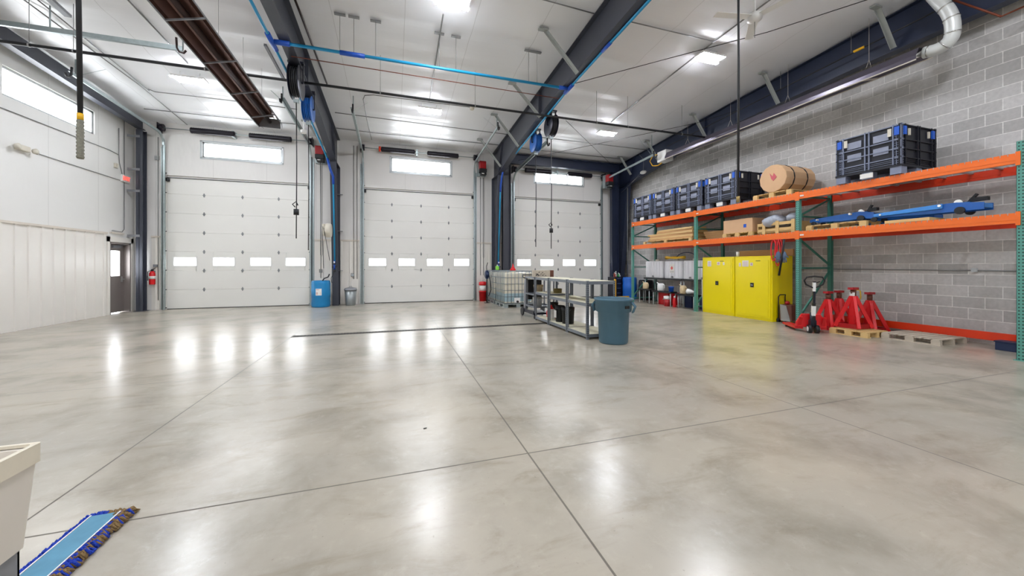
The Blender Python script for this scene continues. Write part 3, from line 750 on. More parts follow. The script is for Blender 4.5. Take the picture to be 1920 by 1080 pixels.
# ------------------------------------------------------------------ under the rack: yellow cabinets
def cabinet(label, y0, y1, lbl):
    t = thing('safety_cabinet', label, 'safety cabinet', (8.8, (y0 + y1) / 2, 0)); w = (y1 - y0) / 2 - .004
    m = MB(); m.box(.03, -w, .0, .72, w, 1.63); m.build('body', M_yel, t, bev=.006)
    m = MB(); m.box(.012, -w + .04, .07, .03, w - .04, 1.58); m.box(0.006, -w + .09, .12, .013, w - .09, 1.53); m.build('door', M_yel, t, bev=.004)
    m = MB(); m.box(-.008, -.045, .83, .006, .045, .94); m.build('handle_plate', M_black, t)
    m = MB(); m.bar((-.016, .02, .885), (-.016, -.035, .885), .02, .012); m.build('handle_latch', M_bright, t)
    m = MB()
    for a, b_, z0, z1 in lbl: m.box(.003, a, z0, .0055, b_, z1)
    m.each('warning_label', M_label, t)
    m = MB()
    for a, b_, z0, z1 in lbl:
        for k in range(4): m.box(.0025, a + .02, z0 + .02 + k * (z1 - z0 - .03) / 4, .0029, b_ - .02, z0 + .028 + k * (z1 - z0 - .03) / 4)
    m.build('label_lines', mat('print_red', 'B24A3A', .7), t)
    m = MB(); m.box(.004, -.22, 1.5, .0058, -.1, 1.515); m.build('vent_mark', M_black, t)
    return t
cabinet('yellow safety cabinet, left of the pair under the rack', 7.62, 8.7, [(.2, .33, 1.36, 1.52), (-.1, 0, 1.4, 1.49), (-.25, -.2, 1.4, 1.48)])
cabinet('yellow safety cabinet, right of the pair beside the hand cart', 6.56, 7.6, [(.32, .38, 1.36, 1.46), (.1, .28, 1.36, 1.52), (-.02, .06, 1.38, 1.46)])
o = MB().lathe([(.035, 0), (.045, .13), (.04, .13), (.0, .125)], (0, 0, 0), 16).build('plastic_cup', M_white, loc=(9.0, 7.66, 1.632)); tag(o, 'white plastic cup on top of the yellow cabinets', 'cup')
o = MB().box(-.02, -.75, 0, .02, .75, .17).build('cardboard_sheet', M_card, loc=(9.46, 6.95 + .3, 1.632)); tag(o, 'long brown cardboard strip standing behind the yellow cabinets', 'cardboard')

# tanks on stands
def stand(label, y0, y1, z, x0=8.88, x1=9.55):
    t = thing('stand_table', label, 'stand', (x0, (y0 + y1) / 2, 0)); w = (y1 - y0) / 2; d = x1 - x0
    MB().box(0, -w, z - .05, d, w, z).build('table_top', M_black, t, bev=.004)
    for xx in (.04, d - .04):
        for yy in (-w + .05, w - .05): MB().cyl((xx, yy, 0), (xx, yy, z - .05), .018, n=10).build('leg', M_frame, t)
    return t
stand('tall black-topped stand under the two left white tanks', 9.88, 11.8, .93, 9.12, 9.66)
stand('tall black-topped stand under the two right white tanks', 8.88, 9.84, .93, 9.12, 9.66)
stand('low black-topped stand below the leftmost white tank', 11.1, 11.75, .52, 8.82, 9.08)
stand('low black-topped stand above the red cabinet', 10.0, 10.95, .5, 8.8, 9.08)
stand('low black-topped stand beside the second green upright', 9.0, 9.75, .47, 8.8, 9.08)
def tank(label, y0, y1, mark=None):
    t = thing('plastic_tank', label, 'tank', (9.39, (y0 + y1) / 2, .931)); w = (y1 - y0) / 2; m = MB()
    r = .07; pts = []
    for cx, cy, a0 in ((.24 - r, w - r, 0), (-.24 + r, w - r, PI / 2), (-.24 + r, -w + r, PI), (.24 - r, -w + r, 1.5 * PI)):
        for k in range(5): a = a0 + PI / 2 * k / 4; pts.append((cx + r * math.cos(a), cy + r * math.sin(a)))
    m.prism(pts, 'z', 0, .62); b = m.build('body', M_tank, t, bev=.03)
    m = MB(); q = -w + .13
    while q < w - .08: m.box(-.252, q, .05, -.24, q + .035, .58); q += .15
    m.each('moulded_rib', M_tank, t)
    MB().lathe([(.07, .6), (.08, .66), (.06, .69), (0, .69)], (-.05, 0, 0), 18).build('cap', M_beige, t)
    m = MB(); m.cyl((-.28, 0, .06), (-.24, 0, .06), .035, n=12); m.build('outlet', M_grey, t)
    if mark:
        MB().box(-.256, -.1, .2, -.253, .12, .5).build('paper_label', M_label, t)
        m = MB(); m.prism([(0.01, .3), (.07, .37), (.01, .44), (-.05, .37)], 'x', -.2595, -.2565); m.build('hazard_diamond', mat('hazard_red', 'D04A40', .6), t)
        m = MB()
        for k in range(3): m.box(-.2585, -.08, .22 + .02 * k, -.2565, .09, .228 + .02 * k)
        m.build('label_lines', M_grey, t)
    return t
tank('white plastic tank, leftmost on the stands under the rack', 10.82, 11.75)
tank('white plastic tank with a red diamond label', 9.9, 10.72, True)
tank('white plastic tank, third from left under the rack', 9.15, 9.84)
tank('white plastic tank, narrow one beside the yellow cabinets', 8.88, 9.12)
m = MB()
for k in range(4): m.tube([(9.3 + .22 * math.cos(a), 10.35 + .42 * math.sin(a), 1.64 + .015 * k + .02 * math.sin(3 * a)) for a in [2 * PI * i / 24 for i in range(24)]], .012, 6, True)
tag(m.build('coiled_hose', mat('hose_yellow', 'E2B62A', .5)), 'yellow hose coiled on top of the white tanks', 'hose')
m = MB(); m.tube([(9.45, 10.0 + .45 * math.cos(a), 1.63 + .2 * math.sin(a)) for a in [PI * i / 16 for i in range(17)]], .014, 6)
tag(m.build('arched_hose', M_navy), 'dark blue hose arching over the white tanks', 'hose')
def jug(label, x, y, z, mt, h=.2, r=.08, rz=0, cat='jug'):
    t = thing('pitcher_jug', label, cat, (x, y, z), rz)
    m = MB(); m.lathe([(r * .85, 0), (r, .02), (r, h * .75), (r * .8, h * .95), (r * .55, h)], (0, 0, 0), 18); m.bar((0, r * .7, h * .85), (0, r * 1.7, h * 1.1), .03, .02); m.build('body', mt, t)
    MB().tube([(0, -r * .9, h * .8), (0, -r * 1.5, h * .75), (0, -r * 1.55, h * .4), (0, -r * .95, h * .25)], .01, 6).build('handle', mt, t); return t
jug('tan measuring jug on the leftmost low stand', 8.92, 11.42, .521, M_tan, .24, .1)
jug('white watering jug on the low stand above the red cabinet', 8.93, 10.62, .501, M_white, .26, .12)
jug('tan jug with white spout on the low stand by second upright', 8.93, 9.58, .471, M_tan, .27, .1)
t = thing('plastic_funnel', 'white plastic funnel lying on the low stand by second upright', 'funnel', (8.93, 9.22, .56))
MB().lathe([(.09, .16), (.085, .1), (.02, -.1), (.012, -.22), (.0, -.22)], (0, 0, 0), 18, 'y').build('cone', M_white, t)
def canister(label, x, y, z, mt, r=.08, h=.18, cat='bucket', name='plastic_bucket'):
    t = thing(name, label, cat, (x, y, z)); MB().lathe([(r * .85, 0), (r * .98, h * .9), (r * 1.04, h * .9), (r * 1.04, h), (r * .94, h), (r * .82, .01), (0, .01)], (0, 0, 0), 20).build('body', mt, t)
    MB().tube([(0, r * math.cos(a), h + r * .8 * math.sin(a)) for a in [PI * i / 10 for i in range(11)]], .004, 5).build('bail_handle', M_cond, t); return t
canister('small blue bucket in the middle under the white tanks', 8.93, 10.12, .501, M_blueT, .09, .17)
t = thing('red_cabinet', 'low red metal cabinet under the left low stand', 'cabinet', (9.09, 10.62, 0))
m = MB(); m.box(0, -.2, .0, .45, .32, .43); m.build('body', M_red, t, bev=.005); MB().box(-.01, -.18, .03, 0, .3, .4).build('door', M_red, t)
m = MB(); m.box(-.02, -.02, .18, -.01, .08, .21); m.build('handle', M_bright, t)
t = thing('red_canister', 'red and white pail in front of the low red cabinet', 'pail', (8.88, 10.25, 0))
MB().lathe([(.1, 0), (.11, .24), (.0, .24)], (0, 0, 0), 18).build('pail', M_reddk, t); MB().lathe([(.115, .24), (.118, .34), (.0, .36)], (0, 0, 0), 18).build('lid', M_white, t)
t = thing('fire_extinguisher', 'small red extinguisher standing on floor below the white tanks', 'fire extinguisher', (8.9, 9.93, 0))
MB().lathe([(.05, 0), (.055, .02), (.055, .26), (.03, .31), (0, .31)], (0, 0, 0), 16).build('cylinder', M_red, t); MB().lathe([(.025, .31), (.03, .36), (.0, .37)], (0, 0, 0), 12).build('valve', M_white, t)
for y0, y1, lb in ((9.5, 9.84, 'navy storage tote on floor left of the low stand legs'), (9.0, 9.45, 'navy storage tote on floor beside the second green upright')):
    t = thing('storage_tote', lb, 'storage box', (9.2, y0, 0)); MB().box(0, 0, 0, .38, y1 - y0 - .02, .36).build('box', M_navy, t, bev=.01); MB().box(-.015, -.005, .36, .395, y1 - y0 - .015, .4).build('lid', M_navy, t)
m = MB(); m.bar((8.92, 8.77, .02), (8.9, 8.78, .95), .03, .03); tag(m.build('white_pole', M_white), 'white pole standing between second upright and yellow cabinet', 'pole')

# hanging strap and gloves by third upright
m = MB()
for dy, L in ((0, .62), (.1, .5), (-.05, .55)):
    m.tube([(8.64, 6.3 + dy + .06 * math.sin(a), 2.0 - L / 2 + L / 2 * math.cos(a)) for a in [2 * PI * i / 20 for i in range(20)]], .014, 6, True)
tag(m.build('ratchet_strap', M_red), 'red strap loops hanging from the rack beam', 'strap')
t = thing('work_gloves', 'grey blue work gloves hanging beside the red straps', 'gloves', (8.62, 6.2, 1.62))
for dy, a in ((-.06, .3), (.07, -.3)):
    m = MB(); m.blob((0, dy, 0), (.03, .06, .1), 10, 8)
    for k in range(4): m.tube([(0, dy - .045 + .03 * k, -.06), (0, dy - .055 + .037 * k, -.16 - .01 * (k in (1, 2)))], .012, 6)
    m.tube([(0, dy + .05 * (1 if a < 0 else -1), .0), (0, dy + .1 * (1 if a < 0 else -1), -.05)], .013, 6); m.build('glove', mat('glove_slate', '5A6C84', .8), t)
m = MB(); m.tube([(8.6, 6.12, 2.0), (8.6, 6.15, 1.7), (8.6, 6.24, 1.15)], .022, 8); tag(m.build('black_rod', M_black), 'dark rod hanging from the rack beam over the gloves', 'rod')
# hand cart
t = thing('hand_cart', 'small brown and silver boxy cart beside the yellow cabinet', 'cart', (8.98, 6.36, 0), .05)
MB().box(.0, -.14, .06, .3, .14, .44).build('case', M_brown, t, bev=.01); m = MB(); m.prism([(-.12, .05), (.1, .05), (.12, .44), (-.02, .42)], 'x', -.012, -.001); m.build('side_panel', M_silver, t)
MB().tube([(0, .16, .05), (0, .16, .62), (.02, .14, .67), (.22, .14, .67), (.24, .16, .62), (.24, .16, .05)], .012, 8).build('handle', M_black, t)
m = MB(); m.cyl((0.02, .15, .05), (.02, .19, .05), .05, n=14); m.cyl((.26, .15, .05), (.26, .19, .05), .05, n=14); m.each('wheel', M_black, t)
MB().blob((.1, .02, .48), (.06, .05, .05)).build('red_cap', M_reddk, t)

# pallet jack
t = thing('pallet_jack', 'red pallet jack with black and white handle in front of third upright', 'pallet jack', (8.2, 5.25, 0), -.68)
m = MB(); m.bar((0, 0, .2), (0, -.04, .62), .05, .05, (1, 0, 0)); m.build('tiller_lower', M_black, t)
m = MB(); m.bar((0, -.01, .36), (0, -.03, .56), .062, .062, (1, 0, 0)); m.bar((0, -.05, .86), (0, -.06, 1.04), .045, .045, (1, 0, 0)); m.build('white_sleeve', M_white, t)
m = MB(); m.bar((0, -.04, .6), (0, -.06, 1.06), .038, .04, (1, 0, 0)); m.build('tiller_upper', M_toolblk, t)
m = MB(); m.tube([(0, -.05, .92), (-.14, -.06, 1.0), (-.17, -.065, 1.08), (-.13, -.07, 1.15), (0, -.07, 1.165), (.13, -.07, 1.15), (.17, -.065, 1.08), (.14, -.06, 1.0)], .016, 8, True); m.bar((0, -.06, 1.02), (.09, -.07, 1.06), .02, .012); m.build('loop_handle', M_black, t)
m = MB(); m.cyl((-.09, 0, .08), (-.03, 0, .08), .085, n=24); m.cyl((.03, 0, .08), (.09, 0, .08), .085, n=24); m.each('steer_wheel', M_black, t)
m = MB(); m.cyl((-.095, 0, .08), (-.085, 0, .08), .05, n=20); m.cyl((.085, 0, .08), (.105, 0, .08), .05, n=20); m.each('wheel_hub', M_white, t)
m = MB(); m.cyl((0, 0, .12), (0, .03, .42), .055, .045); m.box(-.05, -.03, .14, .05, .1, .26); m.build('pump', M_toolblk, t)
m = MB(); m.prism([(-.26, .1), (.26, .1), (.26, .2), (.16, .38), (-.16, .38), (-.26, .2)], 'y', .09, .14); m.build('fork_carriage', M_red, t, bev=.01)
for sx in (-1, 1):
    m = MB(); m.prism([(.12, .06), (.9, .04), (.95, .055), (.9, .085), (.12, .12)], 'x', sx * .2 - .07, sx * .2 + .07); m.bar((sx * .2, .12, .11), (sx * .2, .02, .32), .06, .03); m.build('fork', M_red, t)
    MB().cyl((sx * .2 - .05, .8, .04), (sx * .2 + .05, .8, .04), .04, n=12).build('load_roller', M_black, t)

# jack stands
def jstand(label, x, y, z, rz, h=.82):
    t = thing('jack_stand', label, 'jack stand', (x, y, z), rz); m = MB()
    m.prism([(-.05, -.05), (.05, -.05), (.05, .05), (-.05, .05)], 'z', .02, h - .16); m.build('centre_post', M_red, t, bev=.006)
    for a in (PI / 4, 3 * PI / 4, 5 * PI / 4, 7 * PI / 4):
        c_, s__ = math.cos(a), math.sin(a); MB().bar((.03 * c_, .03 * s__, h - .17), (.29 * c_, .29 * s__, .03), .06, .05, (-s__, c_, 0)).build('leg', M_red, t)
    m = MB()
    P4 = [Vector((.26 * math.cos(a), .26 * math.sin(a), .06)) for a in (PI / 4, 3 * PI / 4, 5 * PI / 4, 7 * PI / 4)]
    for i in range(4): m.bar(P4[i], P4[(i + 1) % 4], .006, .09)
    m.build('base_web', M_reddk, t)
    m = MB(); m.cyl((0, 0, h - .17), (0, 0, h - .04), .045, n=14); m.cyl((-.07, 0, h - .1), (.08, 0, h - .1), .012, n=8); m.build('ratchet_collar', M_brown, t)
    m = MB(); m.cb((0, 0, h - .02), (.17, .1, .03)); m.box(-.085, -.05, h - .02, -.06, .05, h + .01); m.box(.06, -.05, h - .02, .085, .05, h + .01); m.build('saddle', M_reddk, t)
    return t
j0 = jstand('red jack stand nearest the pallet jack', 8.92, 5.41, 0, 0)
dup(j0, (9.42, 5.5, 0), 'red jack stand at the back in front of green rear post', 0)
j3 = dup(j0, (8.87, 4.93, .112), 'red jack stand with white tag standing on the tan floor pallet', 0)
MB().box(-.05, -.05, .66, -.044, .04, .73).build('white_tag', M_label, j3)
dup(j0, (9.46, 4.97, 0), 'rightmost red jack stand by the orange floor beam', 0)
pallet('wooden_pallet', 'tan wooden pallet on floor under a red jack stand', 8.87, 4.85, 0, .62, .65, M_wood, .11, .0)
pallet('wooden_pallet', 'weathered grey pallet on floor right of the jack stands', 9.3, 4.1, 0, .8, .8, M_woodg, .11, .0)
m = MB(); m.tube([(9.55, 5.3, .8), (9.57, 5.25, .86), (9.58, 5.2, .84), (9.58, 5.19, .7), (9.56, 5.3, .4)], .012, 6); tag(m.build('yellow_strap', mat('strap_yellow', 'E8C018', .5)), 'yellow strap hanging behind the back jack stand', 'strap')
t = thing('navy_tote', 'dark navy box on floor against the wall near last upright', 'box', (9.53, 3.13, 0))
MB().box(-.1, -.16, 0, .1, .16, .13).build('box', M_navy, t, bev=.006); MB().box(-.11, -.17, .13, .11, .17, .15).build('lid', M_navy, t)
# wall conduit on block wall
m = MB(); m.tube([(9.985, 11, 1.32), (9.985, 2.2, 1.29)], .01, 6); o = tag(m.build('conduit', M_cond), 'thin conduit running along the block wall behind rack', 'conduit')
m = MB(); m.box(9.95, 3.68, 1.27, 9.99, 3.75, 1.34); tag(m.build('junction_box', M_frame), 'small junction box on the block wall conduit', 'junction box')

# ================================================================== CENTRE: shelving, cart, totes, bin
def shelving(label, y0, y1, mid=.68, top=1.1):
    t = thing('shelving_unit', label, 'shelving unit', (3.42, y0, 0)); D = .61; L = y1 - y0
    for xx in (0, D):
        for yy, d in ((0, 1), (L, -1)):
            m = MB(); sx = 1 if xx == 0 else -1
            m.box(xx, yy, 0, xx + sx * .045, yy + d * .003, top); m.box(xx, yy, 0, xx + sx * .003, yy + d * .045, top)
            p = m.build('post', M_shelf, t)
            m = MB()
            for k in range(int(top / .04) - 1):
                z = .03 + k * .04; m.box(xx + sx * .014, yy - d * .0008, z, xx + sx * .03, yy + d * .0002, z + .016); m.box(xx - sx * .0008, yy + d * .014, z, xx + sx * .0002, yy + d * .03, z + .016)
            m.build('slot', M_black, p)
    for z in (.1, mid, top - .01):
        m = MB(); m.box(0.003, .004, z - .06, .012, L - .004, z); m.box(D - .012, .004, z - .06, D - .003, L - .004, z); m.box(.004, .003, z - .06, D - .004, .012, z); m.box(.004, L - .012, z - .06, D - .004, L - .003, z); m.build('shelf_beam', M_shelf, t)
        MB().box(.01, .01, z - .012, D - .01, L - .01, z + .002).build('shelf_board', M_board, t)
    return t
shelving('grey steel shelving unit nearest the slate trash can', 6.05, 6.88)
shelving('grey steel shelving unit in the middle of the row of three', 6.9, 7.82)
shelving('grey steel shelving unit holding red jug beside the utility cart', 7.86, 8.68, .72)
# items in shelving
t = thing('spray_jug', 'red jug with white label on bottom shelf by the cart', 'jug', (3.6, 8.1, .102))
MB().box(-.07, -.1, 0, .07, .1, .24).build('body', M_white, t, bev=.02); MB().lathe([(.07, .24), (.03, .3), (.03, .33), (0, .33)], (0, 0, 0), 14).build('cap', M_red, t)
MB().box(-.073, -.07, .04, -.07, .07, .2).build('paper_label', M_red, t)
MB().tube([(0, .03, .32), (.0, .12, .3), (-.05, .14, .15), (-.05, .12, .02)], .012, 6).build('hose', M_red, t)
def pail(label, x, y, z, mt=M_black, r=.145, h=.35, lidm=None, name='pail'):
    t = thing(name, label, 'bucket', (x, y, z))
    MB().lathe([(r * .87, 0), (r * .97, h * .8), (r * 1.02, h * .8), (r * 1.02, h * .84), (r, h * .84), (r * 1.03, h), (r * .97, h), (r * .85, .01), (0, .01)], (0, 0, 0), 26).build('body', mt, t)
    MB().tube([(-r * .9 * abs(math.sin(a)) * .7, r * 1.03 * math.cos(a), h * .9 - .6 * r * math.sin(a)) for a in [PI * i / 12 for i in range(13)]], .004, 5).build('bail_handle', M_cond, t)
    if lidm: MB().lathe([(r * 1.05, h - .015), (r * 1.05, h + .012), (0, h + .016)], (0, 0, 0), 26).build('lid', lidm, t)
    return t
pail('black bucket on bottom shelf of the middle shelving unit', 3.68, 7.35, .102, h=.36)
pail('black bucket on the bottom shelf behind the red jug', 3.8, 8.42, .102, r=.13, h=.36)
p = pail('black bucket with white label at the left shelf of middle unit', 3.62, 7.64, .102, r=.11, h=.37); 
MB().box(-.122, -.05, .1, -.112, .05, .26).build('paper_label', M_label, p)
t = thing('cable_coil', 'pile of red and brown cables on the third unit bottom shelf', 'cables', (3.82, 8.12, .102)); m = MB()
for k in range(4): m.tube([((.12 - .01 * k) * math.cos(a), (.12 - .01 * k) * math.sin(a), .012 + .02 * k + .012 * math.sin(2 * a + k)) for a in [2 * PI * i / 18 for i in range(18)]], .01, 5, True)
m.build('coil', M_red, t)
t = thing('tin_tray', 'olive and tan tin on the middle shelf by the cart', 'tin', (3.8, 8.15, .722)); MB().lathe([(.1, 0), (.11, .1), (.1, .1), (.09, .01), (0, .01)], (0, 0, 0), 20).build('tin', mat('olive_tin', '7A6A34', .5), t)
# utility cart
t = thing('utility_cart', 'grey and black utility cart with shelves and big rear wheels', 'cart', (3.42, 8.75, 0))
for xx in (.02, .56):
    for yy in (.02, .66): MB().box(xx - .014, yy - .014, .12, xx + .014, yy + .014, 1.06).build('post', M_shelf, t)
for z in (.3, .62, 1.06):
    m = MB(); m.box(0, 0, z - .01, .58, .68, z); m.box(0, 0, z, .01, .68, z + .03); m.box(.57, 0, z, .58, .68, z + .03); m.box(0, 0, z, .58, .01, z + .03); m.box(0, .67, z, .58, .68, z + .03); m.build('shelf_tray', M_shelf, t)
m = MB(); m.box(-.02, .0, .12, .58, .74, .16); m.box(-.02, 0, .16, 0, .74, .21); m.build('bottom_tray', M_toolblk, t)
m = MB(); m.prism([(.68, .2), (.86, .2), (.86, .7), (.8, 1.0), (.68, 1.04)], 'x', .02, .09); m.build('side_panel', M_grey, t, bev=.01)
m = MB(); m.box(.1, .7, .45, .5, .95, 1.0); m.build('bin', M_black, t, bev=.01)
m = MB(); m.tube([(.02, .7, 1.04), (.02, .92, 1.06), (.04, 1.0, 1.12), (.5, 1.0, 1.12), (.55, .92, 1.06), (.55, .7, 1.04)], .015, 8); m.build('push_handle', M_black, t)
for xx in (-.03, .57):
    m = MB(); m.lathe([(.09, -.02), (.11, -.02), (.125, 0), (.11, .02), (.09, .02)], (xx, .82, .125), 24, 'x'); m.cyl((xx - .01, .82, .125), (xx + .01, .82, .125), .035, n=12)
    for k in range(5): a = 2 * PI * k / 5; m.bar((xx, .82, .125), (xx, .82 + .1 * math.cos(a), .125 + .1 * math.sin(a)), .015, .012)
    m.build('rear_wheel', M_black, t)
for xx in (.05, .52):
    m = MB(); m.cyl((xx - .015, .08, .045), (xx + .015, .08, .045), .045, n=14); m.box(xx - .02, .06, .06, xx + .02, .1, .12); m.each('caster', M_black, t)
pail('stained white bucket on the middle shelf of the utility cart', 3.66, 9.05, .622, M_tan, .13, .25)
pail('plain white bucket on the lowest shelf of the utility cart', 3.66, 9.12, .302, M_white, .13, .24)
t = thing('weathered_box', 'weathered wooden box with black print on top of cart', 'wooden box', (3.74, 8.95, 1.062))
MB().box(-.26, -.12, 0, .26, .12, .2).build('box', M_woodg, t, bev=.004)
m = MB(); rnd = random.Random(9)
for k in range(14):
    x0 = rnd.uniform(-.25, .05); z0 = rnd.uniform(.05, .16); m.box(x0, -.1225, z0, x0 + rnd.uniform(.02, .07), -.1205, z0 + rnd.uniform(.006, .02))
m.build('black_print', M_black, t); MB().box(.16, -.1235, .0, .262, .1215, .2).build('brown_end', M_brown, t)

# slate trash can
t = thing('trash_can', 'large slate blue round trash can at the end of shelving', 'trash can', (3.77, 5.72, 0)); m = MB()
m.lathe([(.24, 0), (.255, .03), (.275, .55), (.315, .57), (.325, .76), (.345, .77), (.345, .8), (.315, .8), (.3, .77), (.265, .55), (.23, .03), (0, .03)], (0, 0, 0), 48); m.build('body', M_canblue, t)
for a in (2.35, 5.49):
    c_, s__ = math.cos(a), math.sin(a); MB().tube([(.32 * c_ + .05 * s__, .32 * s__ - .05 * c_, .74), (.38 * c_ + .05 * s__, .38 * s__ - .05 * c_, .66), (.34 * c_ + .045 * s__, .34 * s__ - .045 * c_, .56), (.34 * c_ - .045 * s__, .34 * s__ + .045 * c_, .56), (.38 * c_ - .05 * s__, .38 * s__ + .05 * c_, .66), (.32 * c_ - .05 * s__, .32 * s__ + .05 * c_, .74)], .016, 8).build('handle', M_canblue, t)
a = -1.35; c_, s__ = math.cos(a), math.sin(a); m = MB(); m.bar((.322 * c_ + .05 * s__, .322 * s__ - .05 * c_, .66), (.322 * c_ - .05 * s__, .322 * s__ + .05 * c_, .66), .012, .05); m.build('brand_plate', M_black, t)

# IBC totes
def ibc(label, x, y, liquid):
    t = thing('ibc_tote', label, 'liquid tote', (x, y, 0)); a = .5; h = 1.2; b0 = .14
    m = MB()
    for sx in (-1, 0, 1):
        for sy in (-1, 0, 1): m.cb((sx * .42, sy * .46, .06), (.14, .16, .1))
    m.box(-.5, -.56, .1, .5, .56, .13)
    for sx in (-1, 0, 1): m.box(sx * .42 - .06, -.56, 0, sx * .42 + .06, .56, .015)
    m.build('pallet_base', M_galv, t)
    m = MB(); m.box(-.47, -.53, b0, .47, .53, h - .05); m.lathe([(.1, h - .06), (.1, h + .0), (.0, h + .0)], (0, 0, 0), 16); m.build('bottle', M_ibc, t, bev=.05)
    if liquid:
        m = MB(); m.box(-.473, -.533, b0 + .02, .473, .533, b0 + liquid); m.build('liquid', M_ibcb, t, bev=.04)
    m = MB(); r = .009
    for z in [b0 + .01 + (h - b0 - .01) * k / 5 for k in range(6)]: m.tube([(-.5, -.56, z), (.5, -.56, z), (.5, .56, z), (-.5, .56, z)], r, 6, True)
    for k in range(9):
        u = -1 + 2 * k / 8
        for q in (((u * .5, -.56), (u * .5, .56)) if k % 2 == 0 or 1 else ()): m.cyl((q[0], q[1], b0), (q[0], q[1], h), r, n=6)
        for q in ((-.5, u * .56), (.5, u * .56)): m.cyl((q[0], q[1], b0), (q[0], q[1], h), r, n=6)
    m.build('cage', M_cagew, t)
    m = MB(); m.tube([(-.5, -.56, h), (.5, .56, h)], .008, 6); m.tube([(-.5, .0, h), (.5, .0, h)], .01, 6); m.build('top_bar', M_galv, t)
    MB().box(-.15, -.58, b0 + .02, .05, -.55, b0 + .18).build('valve_panel', M_white, t)
    m = MB(); m.cyl((-.05, -.64, .2), (-.05, -.55, .2), .035, n=12); m.build('valve', M_black, t)
    return t
ibc('caged liquid tote in front, blue liquid at the bottom', 3.92, 12.0, .36)
ibc('caged liquid tote behind the other one', 3.92, 13.28, .26)
t = thing('oil_funnel', 'red plastic funnel standing on top of the front tote', 'funnel', (4.02, 12.35, 1.212))
MB().lathe([(.1, 0), (.105, .03), (.03, .15), (.012, .24), (0, .24)], (0, 0, 0), 18).build('cone', M_red, t)
t = thing('green_jug', 'small lime green jug on the rear tote beside column', 'jug', (3.72, 13.35, 1.22)); MB().box(-.06, -.05, 0, .06, .05, .15).build('body', mat('lime', '86D648', .4), t, bev=.015); MB().lathe([(.025, .15), (.02, .2), (0, .2)], (0, 0, 0), 10).build('cap', M_white, t)
# transfer pump on rear tote corner
t = thing('transfer_pump', 'dark blue hand pump with black hoses left of the totes', 'pump', (3.28, 13.2, 0))
MB().cyl((0, 0, 0), (0, 0, .9), .02).build('stem', M_black, t); m = MB(); m.cyl((-.07, 0, 1.05), (.07, 0, 1.05), .11, n=16); m.box(-.05, -.05, .9, .05, .05, 1.2); m.build('pump_body', M_navy, t)
MB().tube([(0, 0, 1.15), (-.02, 0, 1.35), (.03, 0, 1.5)], .012, 6).build('crank', M_black, t)
MB().tube([(.05, -.05, 1.1), (.1, -.1, .8), (.12, -.14, .5), (.04, -.1, .25)], .016, 6).build('hose', M_black, t)
MB().lathe([(.1, 0), (.1, .015), (0, .015)], (0, 0, 0), 16).build('foot', M_black, t)
# red pails by door 2
t = thing('red_pail', 'stack of red pails beside the middle overhead door', 'pail', (3.3, 13.95, 0))
MB().lathe([(.13, 0), (.15, .36), (.155, .36), (.155, .4), (0, .4)], (0, 0, 0), 24).build('lower_pail', M_red, t)
MB().lathe([(.12, .4), (.135, .62), (0, .62)], (0, 0, 0), 24).build('white_pail', M_white, t)
MB().lathe([(.15, .62), (.155, .66), (.15, .74), (.1, .76), (0, .76)], (0, 0, 0), 24).build('upper_lid', M_red, t)

# right corner: stacker, tool cabinet, barrels
t = thing('hand_stacker', 'yellow hand stacker beside the black tool cabinet', 'stacker', (8.35, 12.55, 0), .2)
m = MB(); m.box(-.03, -.03, .1, .03, .03, .85); m.build('mast', M_yelh, t); m = MB(); m.box(-.03, -.04, .08, .75, .04, .15); m.box(-.03, -.2, .08, .03, .2, .15); m.box(.4, -.04, .02, .5, .04, .1); m.build('leg_frame', M_yelh, t, bev=.008)
m = MB(); m.tube([(0, 0, .85), (-.06, 0, 1.0), (-.02, -.08, 1.04), (-.02, .08, 1.04)], .018, 8); m.build('tiller', M_brown, t); m = MB(); m.cyl((-.06, 0, .05), (.0, 0, .05), .05, n=14); m.cyl((.6, -.03, .04), (.6, .03, .04), .04, n=12); m.build('wheel', M_reddk, t)
t = thing('tool_cabinet', 'black tool cabinet with drawers in the far right corner', 'tool cabinet', (8.75, 13.2, 0))
MB().box(0, 0, .05, .42, .5, .9).build('body', M_toolblk, t, bev=.006)
for k in range(4):
    d = MB().box(.02, -.012, .1 + k * .2, .4, -.0, .28 + k * .2).build('drawer', M_toolblk, t); MB().box(.12, -.024, .23 + k * .2, .3, -.012, .245 + k * .2).build('drawer_handle', M_bright, d)
m = MB()
for x_ in (.05, .37):
    for y_ in (.05, .45): m.cyl((x_, y_ - .015, .025), (x_, y_ + .015, .025), .025, n=10)
m.each('caster', M_black, t)
for k, (x_, y_, h_, mt, lb) in enumerate(((8.82, 13.3, .17, M_red, 'red spray bottle leftmost on the tool cabinet'), (8.92, 13.35, .22, M_white, 'tall white bottle on the tool cabinet'), (9.0, 13.28, .15, mat('bottle_green', '2F8A4A', .4), 'green bottle on the tool cabinet'), (9.1, 13.35, .12, M_white, 'short white bottle rightmost on the tool cabinet'))):
    t = thing('bottle', lb, 'bottle', (x_, y_, .901)); MB().lathe([(.038, 0), (.04, h_ * .6), (.015, h_ * .8), (.015, h_), (0, h_)], (0, 0, 0), 14).build('body', mt, t); MB().lathe([(.018, h_), (.018, h_ + .03), (0, h_ + .03)], (0, 0, 0), 10).build('cap', M_white, t)
def barrel(label, x, y, mt, r=.285, h=.9, tile=False):
    t = thing('plastic_drum', label, 'drum', (x, y, 0))
    MB().lathe([(r * .9, 0), (r * .96, .02), (r, .1), (r * .97, .3), (r, .31), (r, .58), (r * .97, .6), (r, h - .1), (r * .95, h - .02), (r * .92, h), (r * .86, h - .02), (0, h - .02)], (0, 0, 0), 40).build('barrel', mt, t); return t
barrel('bright blue plastic drum behind the first green upright', 9.32, 12.95, M_bbarrel2)
